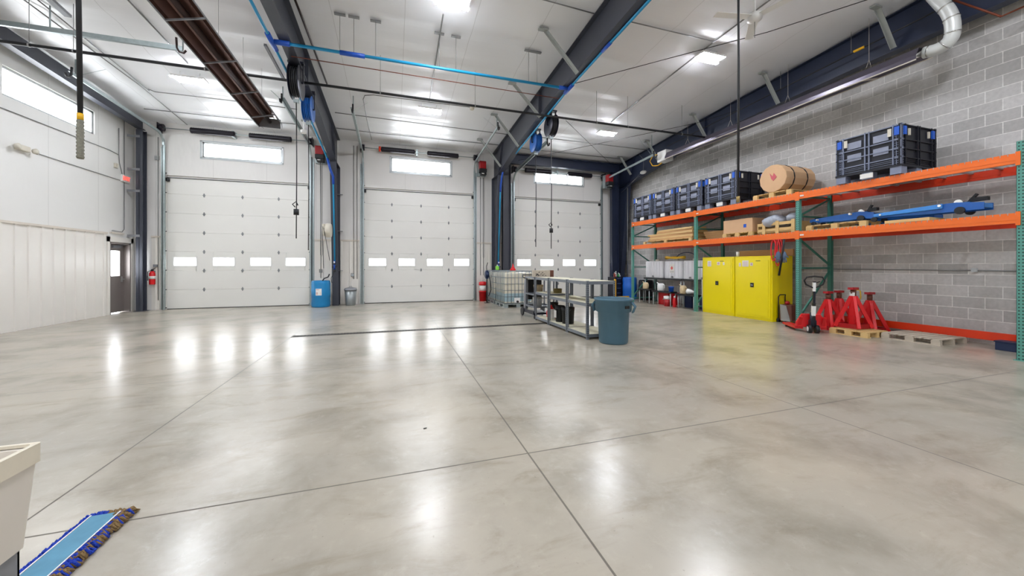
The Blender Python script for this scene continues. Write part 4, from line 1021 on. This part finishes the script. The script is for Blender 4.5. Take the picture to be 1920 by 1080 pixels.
barrel('black drum behind the first green upright beside blue drum', 9.68, 12.4, M_black, .27, .8)
d = barrel('blue plastic drum with white label between left and middle doors', -2.35, 13.7, M_bbarrel, .29, .88)
m = MB(); a0 = -PI / 2 - .05
m = MB(); n = 6; vs = []
for i in range(n + 1):
    a = -1.95 + .62 * i / n
    for z in (.4, .62): vs.append((.293 * math.cos(a), .293 * math.sin(a), z))
m._add(vs, [(2 * i, 2 * i + 2, 2 * i + 3, 2 * i + 1) for i in range(n)]); m.build('paper_label', M_label, d)
m = MB(); vs = []
for z in (.43, .46, .49, .58):
    for a in (-1.9, -1.75, -1.6 if z > .5 else -1.42): vs += [(.2945 * math.cos(a), .2945 * math.sin(a), z), (.2945 * math.cos(a), .2945 * math.sin(a), z + .012)]
m._add(vs, [(6 * k + 2 * i, 6 * k + 2 * i + 2, 6 * k + 2 * i + 3, 6 * k + 2 * i + 1) for k in range(4) for i in range(2)]); m.build('label_lines', mat('print_red', 'B24A3A'), d)
m = MB(); m.tube([(.05, 0, .87), (.1, 0, .95), (.22, .0, 1.0), (.26, .0, 1.1)], .02, 8); m.build('pump_hose', M_black, d)
# galvanised can
t = thing('metal_can', 'grey metal trash can with a lid right of the steel column', 'trash can', (-1.45, 13.9, 0))
MB().lathe([(.15, 0), (.16, .02), (.195, .53), (0, .53)], (0, 0, 0), 30).build('body', M_cangrey, t)
MB().lathe([(.21, .52), (.215, .55), (.19, .6), (.05, .63), (0, .63)], (0, 0, 0), 30).build('lid', M_grey, t)
MB().tube([(-.04, 0, .62), (-.04, 0, .66), (.04, 0, .66), (.04, 0, .62)], .008, 6).build('lid_handle', M_grey, t)

# ================================================================== WALL EQUIPMENT
def operator(label, x, z0, y=14.0):
    t = thing('door_operator', label, 'door operator', (x, y, z0))
    MB().box(-.13, -.1, .24, .13, .12, .54).build('motor_cover', M_reddk, t, bev=.02); m = MB(); m.box(-.13, -.12, .1, .15, .12, .24); m.box(-.08, -.1, 0, .14, .1, .1); m.build('gearbox', M_black, t, bev=.01)
    m = MB(); m.box(-.16, .12, .0, .18, .29, .56); m.build('mount_bracket', M_galv, t)
    MB().box(-.05, -.125, .03, .04, -.1, .06).build('rating_label', M_label, t)
    m = MB(); m.tube([(.02, .0, 0), (.02, .0, -3.2), (.05, .0, -3.25), (.08, .0, -3.2), (.08, 0, 0)], .006, 5); m.build('hand_chain', M_cond, t)
    return t
operator('red and black operator beside the left overhead door', -2.44, 4.95)
operator('red and black operator beside the middle overhead door', 3.3, 4.93)
operator('red and black operator beside the right overhead door', 8.82 + .02, 4.75, 13.7)
t = thing('exit_sign', 'lit red EXIT sign on left wall near walk-out door', 'exit sign', (XL + .005, 13.84, 3.86))
MB().box(0, -.16, 0, .05, .16, .2).build('housing', M_white, t); MB().box(.05, -.14, .02, .053, .14, .18).build('face', mat('exit_face', 'F2C8C0', .4), t)
text('EXIT', .15, M_exit, (.054, 0, .1), (PI / 2, 0, PI / 2), t, 'lettering', .002)
t = thing('emergency_light', 'beige twin-head emergency light high on left wall', 'emergency light', (XL + .005, 10.66, 3.84))
MB().box(0, -.14, 0, .09, .14, .12).build('housing', M_beige, t, bev=.02)
for sy in (-1, 1): MB().lathe([(.05, 0), (.065, .05), (.0, .055)], (.08, sy * .2, .05), 16, 'x').build('lamp_head', M_beige, t)
m = MB(); m.tube([aX(62, 285, -7.6), aX(225, 338, -7.6)], .009, 6); m.tube([aX(0, 201, -7.6), aX(205, 281, -7.6), aX(222, 290, -7.6)], .009, 6)
m.tube([aX(223, 240, -7.6), aX(223, 288, -7.6), aX(224, 305, -7.6), aX(230, 330, -7.6)], .009, 6); m.tube([aX(233, 215, -7.6), aX(233, 430, -7.6), aX(229, 435, -7.6), aX(210, 432, -7.6)], .009, 6)
tag(m.build('conduit', M_cond), 'thin electrical conduits running across the left wall', 'conduit')
tag(MB().box(XL, 13.42, 4.2, XL + .05, 13.52, 4.32).build('junction_box', M_beige), 'small round junction box on the left wall conduits', 'junction box')
tag(MB().box(XL, 13.25, 2.3, XL + .06, 13.75, 2.33).build('door_strip_light', M_trimw), 'small cream strip above the walk-out door', 'strip light')
t = thing('fire_extinguisher', 'red fire extinguisher hung on wall left of the left door', 'fire extinguisher', (-7.24 + .02, 14.17, .8))
t.location.x = -7.12
MB().lathe([(.07, 0), (.075, .02), (.075, .34), (.04, .41), (0, .41)], (0, 0, 0), 20).build('cylinder', M_red, t)
m = MB(); m.box(-.02, -.03, .41, .02, .03, .47); m.bar((0, -.01, .46), (.09, -.03, .5), .02, .012); m.build('valve', M_black, t); MB().tube([(-.03, 0, .43), (-.1, -.02, .4), (-.1, -.02, .12)], .011, 6).build('hose', M_black, t)
MB().lathe([(.0762, .17), (.0762, .26)], (0, 0, 0), 20).build('paper_label', M_label, t); MB().box(-.03, .076, .05, .03, .12, .42).build('wall_bracket', M_grey, t)
tag(MB().box(-7.12, 14.2, 1.34, -7.02, YB - .03, 1.42).build('door_control', M_grey), 'small grey control box above the wall extinguisher', 'control box')
# vertical conduits, outlets between doors
def vline(label, xs_, z0, z1, y=YB - .035, r=.01, box=None):
    m = MB()
    for x_ in xs_: m.cyl((x_, y, z0), (x_, y, z1), r, n=6)
    if box: m.cb((box[0], y, box[1]), (.1, .05, .12))
    tag(m.build('conduit', M_cond), label, 'conduit')
vline('conduit pair dropping between the galvanised can and middle door', (-1.38, -1.27), .9, 5.7, box=(-1.42, 1.05))
vline('conduit with switch box left of the steel column', (-2.45,), .95, 4.9, box=(-2.45, 1.2))
vline('conduits right of the middle door below red operator', (3.28, 3.4), 1.0, 4.9)
vline('white conduit on the dark right-hand column', (9.5,), .8, 4.7, y=13.35, r=.02)
vline('thin conduit left of the left overhead door', (-7.02,), .3, 5.4, box=(-7.05, 4.75))
t = thing('wall_outlet', 'round grey outlet on wall above the metal can', 'outlet', (-1.42, YB - .035, 1.05)); MB().cyl((0, 0, 0), (0, -.06, 0), .05, n=16).build('cover', M_frame, t)
# hose reel box on column
t = thing('reel_box', 'grey hose reel box mounted on column above the blue drum', 'hose reel', (-2.06, 13.3, 2.3))
MB().lathe([(.21, -.09), (.23, -.05), (.23, .05), (.21, .09)], (0, 0, .24), 28, 'x').build('drum_shell', M_beige, t); MB().box(-.16, -.2, .06, -.09, .05, .44).build('front_plate', M_beige, t, bev=.02)
m = MB(); m.box(-.165, -.17, .33, -.155, .0, .37); m.build('grip_slot', M_black, t); m = MB(); m.tube([(-.13, -.2, .35), (-.14, -.24, .1), (-.1, -.24, -1.0)], .009, 6); m.tube([(-.1, -.2, .3), (0.0, -.24, -.3), (.06, -.12, -.75)], .009, 6); m.build('hose', M_hosek, t)
MB().box(-.05, .1, .15, .05, .3, .35).build('wall_bracket', M_black, t)

# compressed-air piping (blue)
m = MB()
pY = [aX(1215, -4, 3.9), aX(1130, 85, 3.9), aX(1065, 160, 3.9), aX(1000, 238, 3.9), Vector((3.9, 13.1, 5.05)), Vector((3.86, 13.2, 4.75)), Vector((3.86, 13.36, 4.45)), Vector((3.86, 13.41, 4.2)), Vector((3.86, 13.71, 1.55))]
pY[0] = Vector((3.9, 2.0, 5.74)); pY[1] = Vector((3.9, 6.2, 5.6)); pY[2] = Vector((3.9, 7.75, 5.53)); pY[3] = Vector((3.9, 10.1, 5.3))
m.tube(pY, .026, 10); t = tag(m.build('air_pipe', M_blueP), 'long blue air pipe under the middle-right steel frame and down its column', 'air pipe')
m = MB(); m.tube([pY[4], pY[5], pY[6], pY[7]], .036, 10); m.cyl((3.9, 7.55, 5.54), (3.9, 7.95, 5.52), .045, n=12); m.cyl((3.9, 6.0, 5.61), (3.9, 6.3, 5.6), .036, n=12); m.each('fitting', M_blueD, t)
xa = (-2.12, 2.0); 
m = MB(); q = [Vector((-2.14, 2.0, 5.72)), Vector((-2.14, 7.75, 5.5)), Vector((-2.12, 10.7, 5.3)), Vector((-2.08, 13.2, 4.9)), Vector((-2.0, 13.3, 4.55)), Vector((-1.93, 13.37, 4.35)), Vector((-1.93, 13.42, 4.1)), Vector((-1.93, 13.72, 1.5))]
m.tube(q, .026, 10); t = tag(m.build('air_pipe', M_blueP), 'blue air pipe under the left steel frame and down its column', 'air pipe')
m = MB(); m.tube(q[3:7], .038, 10); m.cyl((-2.14, 7.5, 5.51), (-2.14, 8.0, 5.49), .045, n=12); m.each('fitting', M_blueD, t)
m = MB(); m.tube([(-2.1, 7.75, 5.51), (3.87, 7.75, 5.53)], .03, 10); t = tag(m.build('air_pipe', M_blueP), 'blue air pipe crossing between the two inner steel frames', 'air pipe')
m = MB(); m.cyl((-2.1, 7.75, 5.51), (-1.85, 7.75, 5.51), .048, n=12); m.cyl((-1.0, 7.75, 5.51), (-.55, 7.75, 5.51), .045, n=12); m.cyl((3.65, 7.75, 5.53), (3.86, 7.75, 5.53), .045, n=12); m.each('fitting', M_blueD, t)
m = MB()
for x_ in (-1.0, -.75, -.35, .9, 1.25, 2.9, 3.1): m.cyl((x_, 7.75, 5.56), (x_, 7.75, zc(7.75) - .01), .005, n=5); m.box(x_ - .1, 7.72, zc(7.75) - .03, x_ + .1, 7.78, zc(7.75) - .005)
m.each('hanger_rod', M_cond, t)
tag(MB().tube([(-1.9, 8.05, 5.44), (3.8, 8.05, 5.42)], .009, 5).build('conduit', M_rust), 'thin brown line below the crossing blue air pipe', 'conduit')
for x_, nm in ((3.86, 'middle-right'), (-1.93, 'left')):
    t = thing('air_regulator', 'air filter regulator on the %s steel column' % nm, 'air regulator', (x_, 13.66, 1.2)); m = MB(); m.cyl((0, 0, .05), (0, 0, .35), .03, n=12); m.build('bowl', M_blueD, t); m = MB(); m.cyl((0, 0, .22), (0, 0, .26), .045, n=12); m.cyl((0, 0, -.02), (0, 0, .05), .045, n=12); m.box(-.08, -.02, .12, .08, .02, .15); m.build('valve', M_black, t)
    m = MB(); m.cyl((-.02, -.04, .3), (.02, -.04, .3), .03, n=12); m.build('gauge', M_white, t); m = MB(); m.tube([(0, 0, 0), (-.04, -.03, -.1), (-.1, -.03, -.25), (-.08, 0, -.4)], .01, 6); m.build('hose', M_hosek, t)

# hose and cord reels on frames
def reel(label, x, y, z, r, mt, endz, plug=None):
    t = thing('hose_reel', label, 'hose reel', (x, y, z)); 
    for sx in (-1, 1): MB().lathe([(.03, -.006), (r, -.006), (r + .01, 0), (r, .006), (.03, .006)], (sx * .09, 0, 0), 30, 'x').build('side_disc', M_toolblk if mt is M_hosek else M_jblue, t)
    m = MB()
    for k in range(4):
        for j in range(3): m.tube([((k - 1.5) * .04, (r * .82 - .03 * j) * math.cos(a), (r * .82 - .03 * j) * math.sin(a)) for a in [2 * PI * i / 26 for i in range(26)]], .018, 6, True)
    m.build('wound_hose', mt, t)
    m = MB(); m.bar((0, 0, -r * .2), (0, 0, .42), .05, .02, (0, 1, 0)); m.bar((-.13, 0, .0), (.13, 0, 0), .03, .03); m.bar((-.13, 0, 0), (-.13, 0, .4), .02, .05); m.bar((.13, 0, 0), (.13, 0, .4), .02, .05); m.box(-.15, -.06, .38, .15, .06, .42); m.build('bracket', M_toolblk, t)
    m = MB(); m.box(-.05, -.03, -r - .08, .05, .03, -r - .02); m.tube([(-.06, 0, -r * .7), (-.05, 0, -r - .05)], .008, 5); m.tube([(.06, 0, -r * .7), (.05, 0, -r - .05)], .008, 5); m.build('guide', M_galv, t)
    m = MB(); m.tube([(0, 0, -r - .05), (.01, 0, (endz - z) / 2), (0, 0, endz - z)], .011, 6)
    m.build('hanging_line', M_hosek, t)
    if plug:
        m = MB(); m.cyl((0, 0, plug - z - .06), (0, 0, plug - z + .06), .05, n=12); m.tube([(-.02, 0, plug - z + .1), (-.07, 0, plug - z + .16), (0, 0, plug - z + .22), (.03, 0, plug - z + .14)], .012, 6); m.build('stop_ball', M_black, t)
    return t
reel('black hose reel under the left steel frame', -1.94, 8.62, 5.2, .34, M_hosek, 1.95, 2.5)
reel('blue hose reel under the left steel frame', -1.94, 9.75, 5.1, .29, M_jblue, 1.75)
reel('black hose reel under the middle-right steel frame', 4.12, 9.25, 5.24, .29, M_hosek, 1.85, 2.35)
reel('blue hose reel under the middle-right steel frame', 4.08, 10.3, 5.1, .28, M_jblue, 1.95)

# gas pipe crossing the room
t = thing('gas_pipe', 'long black gas pipe crossing the room below the frames', 'pipe', (0, 8.85, 5.32))
MB().tube([(-7.5, 0, .0), (9.25, 0, 0)], .028, 10).build('pipe', M_black, t)
m = MB()
for x_ in (-6.2, -5.6, -3.6, -.3, 1.9, 5.3, 6.3, 8.2): m.cyl((x_, 0, .03), (x_, 0, zc(8.85) - 5.33), .005, n=5); m.cyl((x_ - .012, 0, 0), (x_ + .012, 0, 0), .035, n=10)
m.each('hanger_rod', M_cond, t)
# pipe along right frame with yellow marker
p0, p1 = aX(1250, 275, 9.35), aX(1790, 3, 9.35)
m = MB(); m.tube([p0, p1], .014, 8); t = tag(m.build('gas_pipe', M_black), 'thin black gas pipe along the dark frame above the rack', 'pipe')
a, b_ = aX(1601, 97, 9.33), aX(1620, 88, 9.33); MB().cyl(a, b_, .026, n=10).build('pipe_marker', M_yelh, t)
m = MB()
for px, py in ((1593, 15), (1461, 120)):
    q = aX(px, py, 9.3); zr_ = p0.z + (p1.z - p0.z) * (q.y - p0.y) / (p1.y - p0.y); m.cyl((9.35, q.y, zr_), (9.35, q.y, zc(q.y)), .005, n=5)
m.each('hanger_rod', M_cond, t)
m = MB(); m.tube([aX(1788, 0, 9.3), aX(1877, 31, 9.4), aX(1925, 10, 9.6)], .016, 8); tag(m.build('gas_pipe', M_rust), 'rust brown pipe bending above the right end of rack', 'pipe')

# radiant tube heaters
def heater(name_label, x, y0, y1, z0, z1, tilt, inner, outer, tm=None):
    t = thing('tube_heater', name_label, 'tube heater', (x, y0, z0)); sl = (z1 - z0) / (y1 - y0)
    prof = [(-.26, -.1), (-.24, -.02), (-.13, .1), (.13, .1), (.24, -.02), (.26, -.1)]
    ct, st = math.cos(tilt), math.sin(tilt); pr = [(u * ct - v * st, u * st + v * ct) for u, v in prof]; L = y1 - y0
    vs = [(u, yy, v + sl * yy) for yy in (0, L) for u, v in pr]; n = len(pr)
    m = MB(); m._add(vs, [(i, i + 1, n + i + 1, n + i) for i in range(n - 1)])
    o = m.build('reflector', inner, t); md = o.modifiers.new('thick', 'SOLIDIFY'); md.thickness = .006
    m = MB(); 
    for k in (0, n - 1): m.tube([(vs[k][0], 0, vs[k][2]), (vs[k][0], L, vs[n + k][2])], .012, 6)
    m.build('edge_lip', outer, t)
    m = MB(); dx = .0; m.cyl((dx, -.05, .0), (dx, L + .05, sl * L), .05, n=16); m.build('burner_tube', tm or M_heattube, t)
    m = MB()
    for k in range(4):
        yy = L * (k + .5) / 4; m.bar((pr[0][0], yy, pr[0][1] + sl * yy), (pr[-1][0], yy, pr[-1][1] + sl * yy), .02, .025)
        for u in (-.1, .1): m.tube([(u, yy, sl * yy + .1), (0, yy, sl * yy + .3)], .003, 4)
        m.cyl((0, yy, sl * yy + .3), (0, yy, zc(y0 + yy) - (z0)), .003, n=4)
    m.each('hanger_bracket', outer, t)
    return t
h1 = heater('brown tube heater hanging under the left bay roof', -3.02, 6.2, 10.75, 5.23, 5.05, .25, M_heatr, M_grey)
m = MB(); 
for k in range(6): a = PI * k / 5; m.tube([(-.28 * math.cos(a), 4.55, -.18 - .1 + .25 * math.sin(a)), (-.2 * math.cos(a), 4.8, -.28 + .12 * math.sin(a))], .006, 5)
m.tube([(-.28 * math.cos(PI * k / 12), 4.55, -.28 + .25 * math.sin(PI * k / 12)) for k in range(13)], .008, 5); m.build('end_guard', M_grey, h1)
MB().box(-.24, 4.55, -.33, .24, 4.58, -.1).build('end_cap', M_grey, h1)
h2 = heater('tube heater with dark reflector high on the block wall', 9.22, 4.05, 10.5, 5.28, 5.27, .25, M_heatr2, M_trimw, M_bright)  # bright tube colour paints in the highlight along the tube; reflector is dark
t = thing('burner_box', 'white burner box with a yellow gas hose above the rack', 'heater burner', (9.22, 10.75, 5.27))
MB().box(-.16, -.22, -.17, .16, .22, .2).build('box', M_white, t, bev=.008); MB().tube([(-.1, .22, .15), (-.16, .45, .16), (-.16, .62, .0), (-.14, .5, -.2), (-.08, .3, -.24), (-.06, .1, -.2)], .018, 8).build('gas_hose', M_yelh, t)
MB().cyl((0, -.22, 0), (0, -.3, 0), .06, n=12).build('tube_collar', M_grey, t)
# white vent duct
pts = [aX(1733, 99, 9.22), aX(1762, 90, 9.22), aX(1783, 72, 9.22), aX(1786, 45, 9.2), aX(1778, 22, 9.18), aX(1762, 4, 9.15), aX(1735, -25, 9.1)]
sm = []
for i in range(len(pts) - 1):
    for k in range(5):
        t_ = k / 5; p_ = [pts[max(0, i - 1)], pts[i], pts[i + 1], pts[min(len(pts) - 1, i + 2)]]
        sm.append(.5 * ((2 * p_[1]) + (-p_[0] + p_[2]) * t_ + (2 * p_[0] - 5 * p_[1] + 4 * p_[2] - p_[3]) * t_ ** 2 + (-p_[0] + 3 * p_[1] - 3 * p_[2] + p_[3]) * t_ ** 3))
sm.append(pts[-1]); m = MB(); m.tube(sm, .1, 18); t = tag(m.build('vent_duct', M_duct), 'white flexible vent duct curving up from the wall heater', 'vent duct')
m = MB()
for k in range(2, len(sm) - 1, 5): d_ = (sm[k + 1] - sm[k]).normalized(); m.cyl(sm[k] - d_ * .01, sm[k] + d_ * .01, .108, n=18)
m.each('clamp', M_bright, t)

# ceiling conduits
def run(label, pts, r=.012, mt=None, off=.02, name='conduit', cat='conduit'):
    m = MB(); m.tube([aC(px, py, off) for px, py in pts], r, 6); return tag(m.build(name, mt or M_cond), label, cat)
run('ceiling conduit crossing the left bay, nearer line', [(278, 167), (290, 172), (463, 192), (557, 205)])
run('ceiling conduit crossing the left bay, line nearer the doors', [(270, 204), (490, 227), (557, 233)])
run('ceiling conduit crossing the middle bay, nearer line', [(628, 211), (800, 233), (952, 252)])
run('ceiling conduit crossing the middle bay, line nearer the doors', [(630, 240), (700, 249), (937, 272)])
run('ceiling conduit with bend feeding the small ceiling sensor', [(697, 262), (690, 235), (681, 186), (684, 179), (700, 178), (883, 201)])
run('ceiling conduit crossing the right bay, nearer line', [(985, 254), (1120, 270), (1212, 281)])
run('ceiling conduit crossing the right bay, line nearer the doors', [(975, 277), (1000, 281), (1174, 299)])
run('ceiling conduit running lengthwise in the right bay', [(1470, -20), (1339, 78), (1146, 229)], .016)
run('short ceiling conduit from frame to the right bay line', [(1183, 41), (1339, 78)])
run('ceiling conduit joining the two middle bay lights', [(831, 27), (805, 190)], .014)
run('dark rod running lengthwise along the left bay ceiling', [(40, -4), (266, 163), (351, 234)], .012)
run('second dark rod lengthwise along the left bay ceiling', [(66, -4), (280, 170)], .012)
run('conduit feeding the left bay light from near the heater', [(238, -2), (352, 119)], .014)
run('dark pipe on ceiling right of the left steel frame', [(550, -8), (567, 35), (613, 157)], .022, M_heattube)
run('thin bracing rod crossing the right bay diagonally', [(1079, 156), (1440, 60), (1640, -5)], .008, M_black, .35, 'brace_rod', 'brace rod')
run('thin bracing rod from doors toward the dark frame', [(972, 301), (1305, 231), (1420, 195)], .007, M_black, .3, 'brace_rod', 'brace rod')
run('thin bracing rod crossing the other near the right doors', [(1061, 226), (1150, 312)], .007, M_black, .15, 'brace_rod', 'brace rod')
run('short ceiling conduit over the top beside frame strut', [(1010, -3), (1116, 26)])
t = thing('ceiling_sensor', 'small beige sensor on the middle bay ceiling', 'sensor', tuple(aC(885, 206, .1))); MB().lathe([(.05, 0), (.07, .04), (.06, .1), (0, .1)], (0, 0, 0), 16).build('dome', M_beige, t)
q = aC(600, 8, .03); 
# camera-like white bracket on left frame
t = thing('white_strut', 'small white post light fixed on the left steel frame', 'fixture', (-2.3, 11.0, 5.0)); MB().tube([(0, 0, 1.06), (0, 0, .55), (0, .02, .05), (0, 0, 0)], .02, 8).build('arm', M_white, t); MB().lathe([(.07, -.08), (.08, 0), (.03, .02), (0, .02)], (0, 0, 0), 14).build('head', M_white, t); MB().box(-.08, -.03, 1.02, .08, .03, 1.06).build('mount', M_white, t)
# galvanised strut crossing left bay near the top
a, b_ = aZ(-40, 37, 5.75), aZ(343, 92, 5.75)
t = thing('hanging_strut', 'galvanised track end crossing the top left ceiling', 'strut', tuple(b_)); m = MB(); m.bar((0, 0, 0), tuple(a - b_), .05, .09); m.build('rail', M_galv, t)
m = MB(); m.cyl((0, 0, 0), (0, 0, zc(b_.y) - b_.z), .012, n=6); m.cyl((-2.0, .0, 0), (-2.0, 0, zc(b_.y) - b_.z - .0), .012, n=6); m.each('hanger_rod', M_galv, t)
MB().tube([(-.1, -.02, .2), (-.09, -.02, 0), (-.05, -.02, -.08), (.02, -.02, -.09), (.06, -.02, -.03)], .02, 8).build('bumper_spring', M_heattube, t)
a, b_ = aC(88, -6, .12), aC(128, 30, .12); m = MB(); m.bar(a, b_, .1, .05); tag(m.build('ceiling_channel', M_grey), 'dark flat channel at the top left of the ceiling', 'channel')
m = MB(); a = aC(497, 84, .1); b_ = aC(533, 150, .1); m.bar(a, b_, .05, .05); tag(m.build('ceiling_channel', M_grey), 'dark angle channel left of the black hose reel', 'channel')
# ceiling fan
q = aC(1415, 32, .5); t = thing('ceiling_fan', 'white three-blade ceiling fan in the right bay', 'ceiling fan', tuple(q))
MB().cyl((0, 0, .05), (0, 0, .5), .018, n=8).build('downrod', M_white, t); MB().lathe([(.05, -.09), (.12, -.05), (.12, .04), (.04, .08), (0, .08)], (0, 0, 0), 22).build('motor', M_white, t)
for k in range(3):
    a = 2.9 + 2 * PI * k / 3; MB().bar((.1 * math.cos(a), .1 * math.sin(a), 0), (.75 * math.cos(a), .75 * math.sin(a), .01), .14, .008).build('blade', M_white, t)
MB().cyl((0, 0, -.09), (0, 0, -.38), .006, n=5).build('pull_chain', M_cond, t)
# drop hoses near the viewer
t = thing('drop_hose', 'black drop hose with yellow collar hanging at the left', 'hose', (-2.78, 4.47, 2.38)); m = MB(); m.tube([(-.03, 0, zc(4.47) - 2.4), (-.02, 0, 2.2), (0, 0, .42)], .02, 10); m.build('hose', M_hosek, t)
MB().cyl((0, 0, .36), (0, 0, .42), .024, n=12).build('collar', M_yelh, t); m = MB(); m.lathe([(.022 + .006 * (i % 2), .36 - .36 * i / 22) for i in range(23)], (0, 0, 0), 14); m.build('knurled_end', mat('knurl', '8C8A7C', .6, .2, .6, 60), t)
t = thing('hanging_cable', 'dark drop cord hanging in front of the rack crates', 'cord', (4.47, 3.8, 2.25)); m = MB(); m.tube([(0, 0, zc(3.8) - 2.26), (.01, 0, 2.0), (0, 0, .06)], .015, 8); m.build('cord', M_hosek, t)
m = MB(); m.cyl((0, 0, 0), (0, 0, .08), .022, n=10); m.build('connector', mat('brass', 'A8905A', .4, .7), t)
# wall fitting on the block wall end
t = thing('wall_lamp', 'white oval fixture hung under the dark frame by the doors', 'fixture', tuple(aX(1206, 323, 9.4))); MB().blob((0, 0, 0), (.1, .16, .07)).build('shell', M_white, t); m = MB(); m.tube([(0, 0, .06), (.02, 0, .5), (.03, .3, .8)], .008, 5); m.tube([(0, .15, 0), (.05, .9, -.28), (.1, 1.6, -.5)], .009, 5); m.build('cable', M_cond, t)

# ================================================================== FOREGROUND LEFT: laundry sink and dust mop
t = thing('utility_sink', 'off-white laundry sink on grey legs at the lower left corner', 'sink', (-1.32, 1.17, 0))
sx, sy, zt = .32, .30, .86
m = MB()
def ringv(hx, hy, z, r=.03):
    o = []
    for cx_, cy_, a0 in ((hx - r, hy - r, 0), (-hx + r, hy - r, PI / 2), (-hx + r, -hy + r, PI), (hx - r, -hy + r, 1.5 * PI)):
        for k in range(5): a = a0 + PI / 2 * k / 4; o.append((cx_ + r * math.cos(a), cy_ + r * math.sin(a), z))
    return o
def loft(m, rings, cap0=True, cap1=True):
    n = len(rings[0]); vs = [v for r in rings for v in r]
    fs = [(k * n + i, k * n + (i + 1) % n, (k + 1) * n + (i + 1) % n, (k + 1) * n + i) for k in range(len(rings) - 1) for i in range(n)]
    if cap0: fs.append(tuple(reversed(range(n))))
    if cap1: fs.append(tuple(range((len(rings) - 1) * n, len(rings) * n)))
    m._add(vs, fs)
loft(m, [ringv(sx - .032, sy - .006, .56, .012), ringv(sx - .006, sy - .004, zt - .05, .012), ringv(sx - .006, sy - .004, zt - .01, .012), ringv(sx - .03, sy - .025, zt - .01, .012), ringv(sx - .08, sy - .07, .58, .012)])
m.build('tub', M_sink_ := mat('sink_white', 'DDD6CA', .5, 0, .06, 4), t)
m = MB(); loft(m, [ringv(sx, sy, zt - .055, .01), ringv(sx, sy, zt, .01), ringv(sx - .014, sy - .012, zt, .01), ringv(sx - .016, sy - .014, zt - .008, .01)], False, False); m.build('rim', mat('sink_rim', 'DCD3BE', .5, 0, .15, 12), t)
for qx in (-1, 1):
    for qy in (-1, 1):
        m = MB(); x0 = qx * (sx - .04); y0 = qy * (sy - .015); m.box(x0, y0, 0, x0 - qx * .07, y0 - qy * .006, .558); m.box(x0, y0, 0, x0 - qx * .006, y0 - qy * .07, .558); m.build('leg', M_grey, t)
MB().cyl((0, 0, .54), (0, 0, .35), .03, n=14).build('drain_pipe', M_white, t)

t = thing('dust_mop', 'blue dust mop head with yarn fringe lying on the floor', 'mop', (-1.495, 2.2, 0))
m = MB(); m.box(-.062, -.42, .022, .062, .375, .034); m.build('canvas_top', M_mopt, t, bev=.004)
m = MB()
for q in (-.062, .062): m.box(q - .003, -.42, .034, q + .003, .375, .037)
m.build('seam', M_label, t)
rnd = random.Random(11); mb, mn = MB(), MB()
def strand(m, x, y, dx, dy):
    L = rnd.uniform(.028, .045); j = rnd.uniform(-.012, .012); z = rnd.uniform(.008, .03)
    m.tube([(x, y, .024), (x + dx * L * .5 + j * dy, y + dy * L * .5 + j * dx, z + .008), (x + dx * L, y + dy * L + j, .008), (x + dx * L * .6 + j, y + dy * L * .6 - j, .007)], rnd.uniform(.005, .0075), 5)
for k in range(420):
    y = -.42 + .8 * rnd.random(); strand(mb, -.058, y, -1, 0)
    y = -.42 + .8 * rnd.random(); strand(mb if rnd.random() < .8 else mn, .056, y, 1, 0)
for k in range(150):
    y = -.42 + .8 * rnd.random(); strand(mn if rnd.random() < .6 else mb, .078, y, 1, 0)
for k in range(90):
    x = rnd.uniform(-.065, .085); strand(mn if x > .0 else mb, x, .37, 0, 1)
for k in range(60): strand(mn, rnd.uniform(.03, .1), rnd.uniform(.32, .39), .7, .7)
mb.build('yarn_fringe', M_mopb, t); mn.build('worn_fringe', M_mopn, t)

o = MB().blob((0, 0, .004), (.018, .007, .004), 8, 5).build('floor_chip', M_black, loc=(.25, 3.18, 0), rz=.3)
tag(o, 'tiny dark chip lying on the open floor', 'debris')
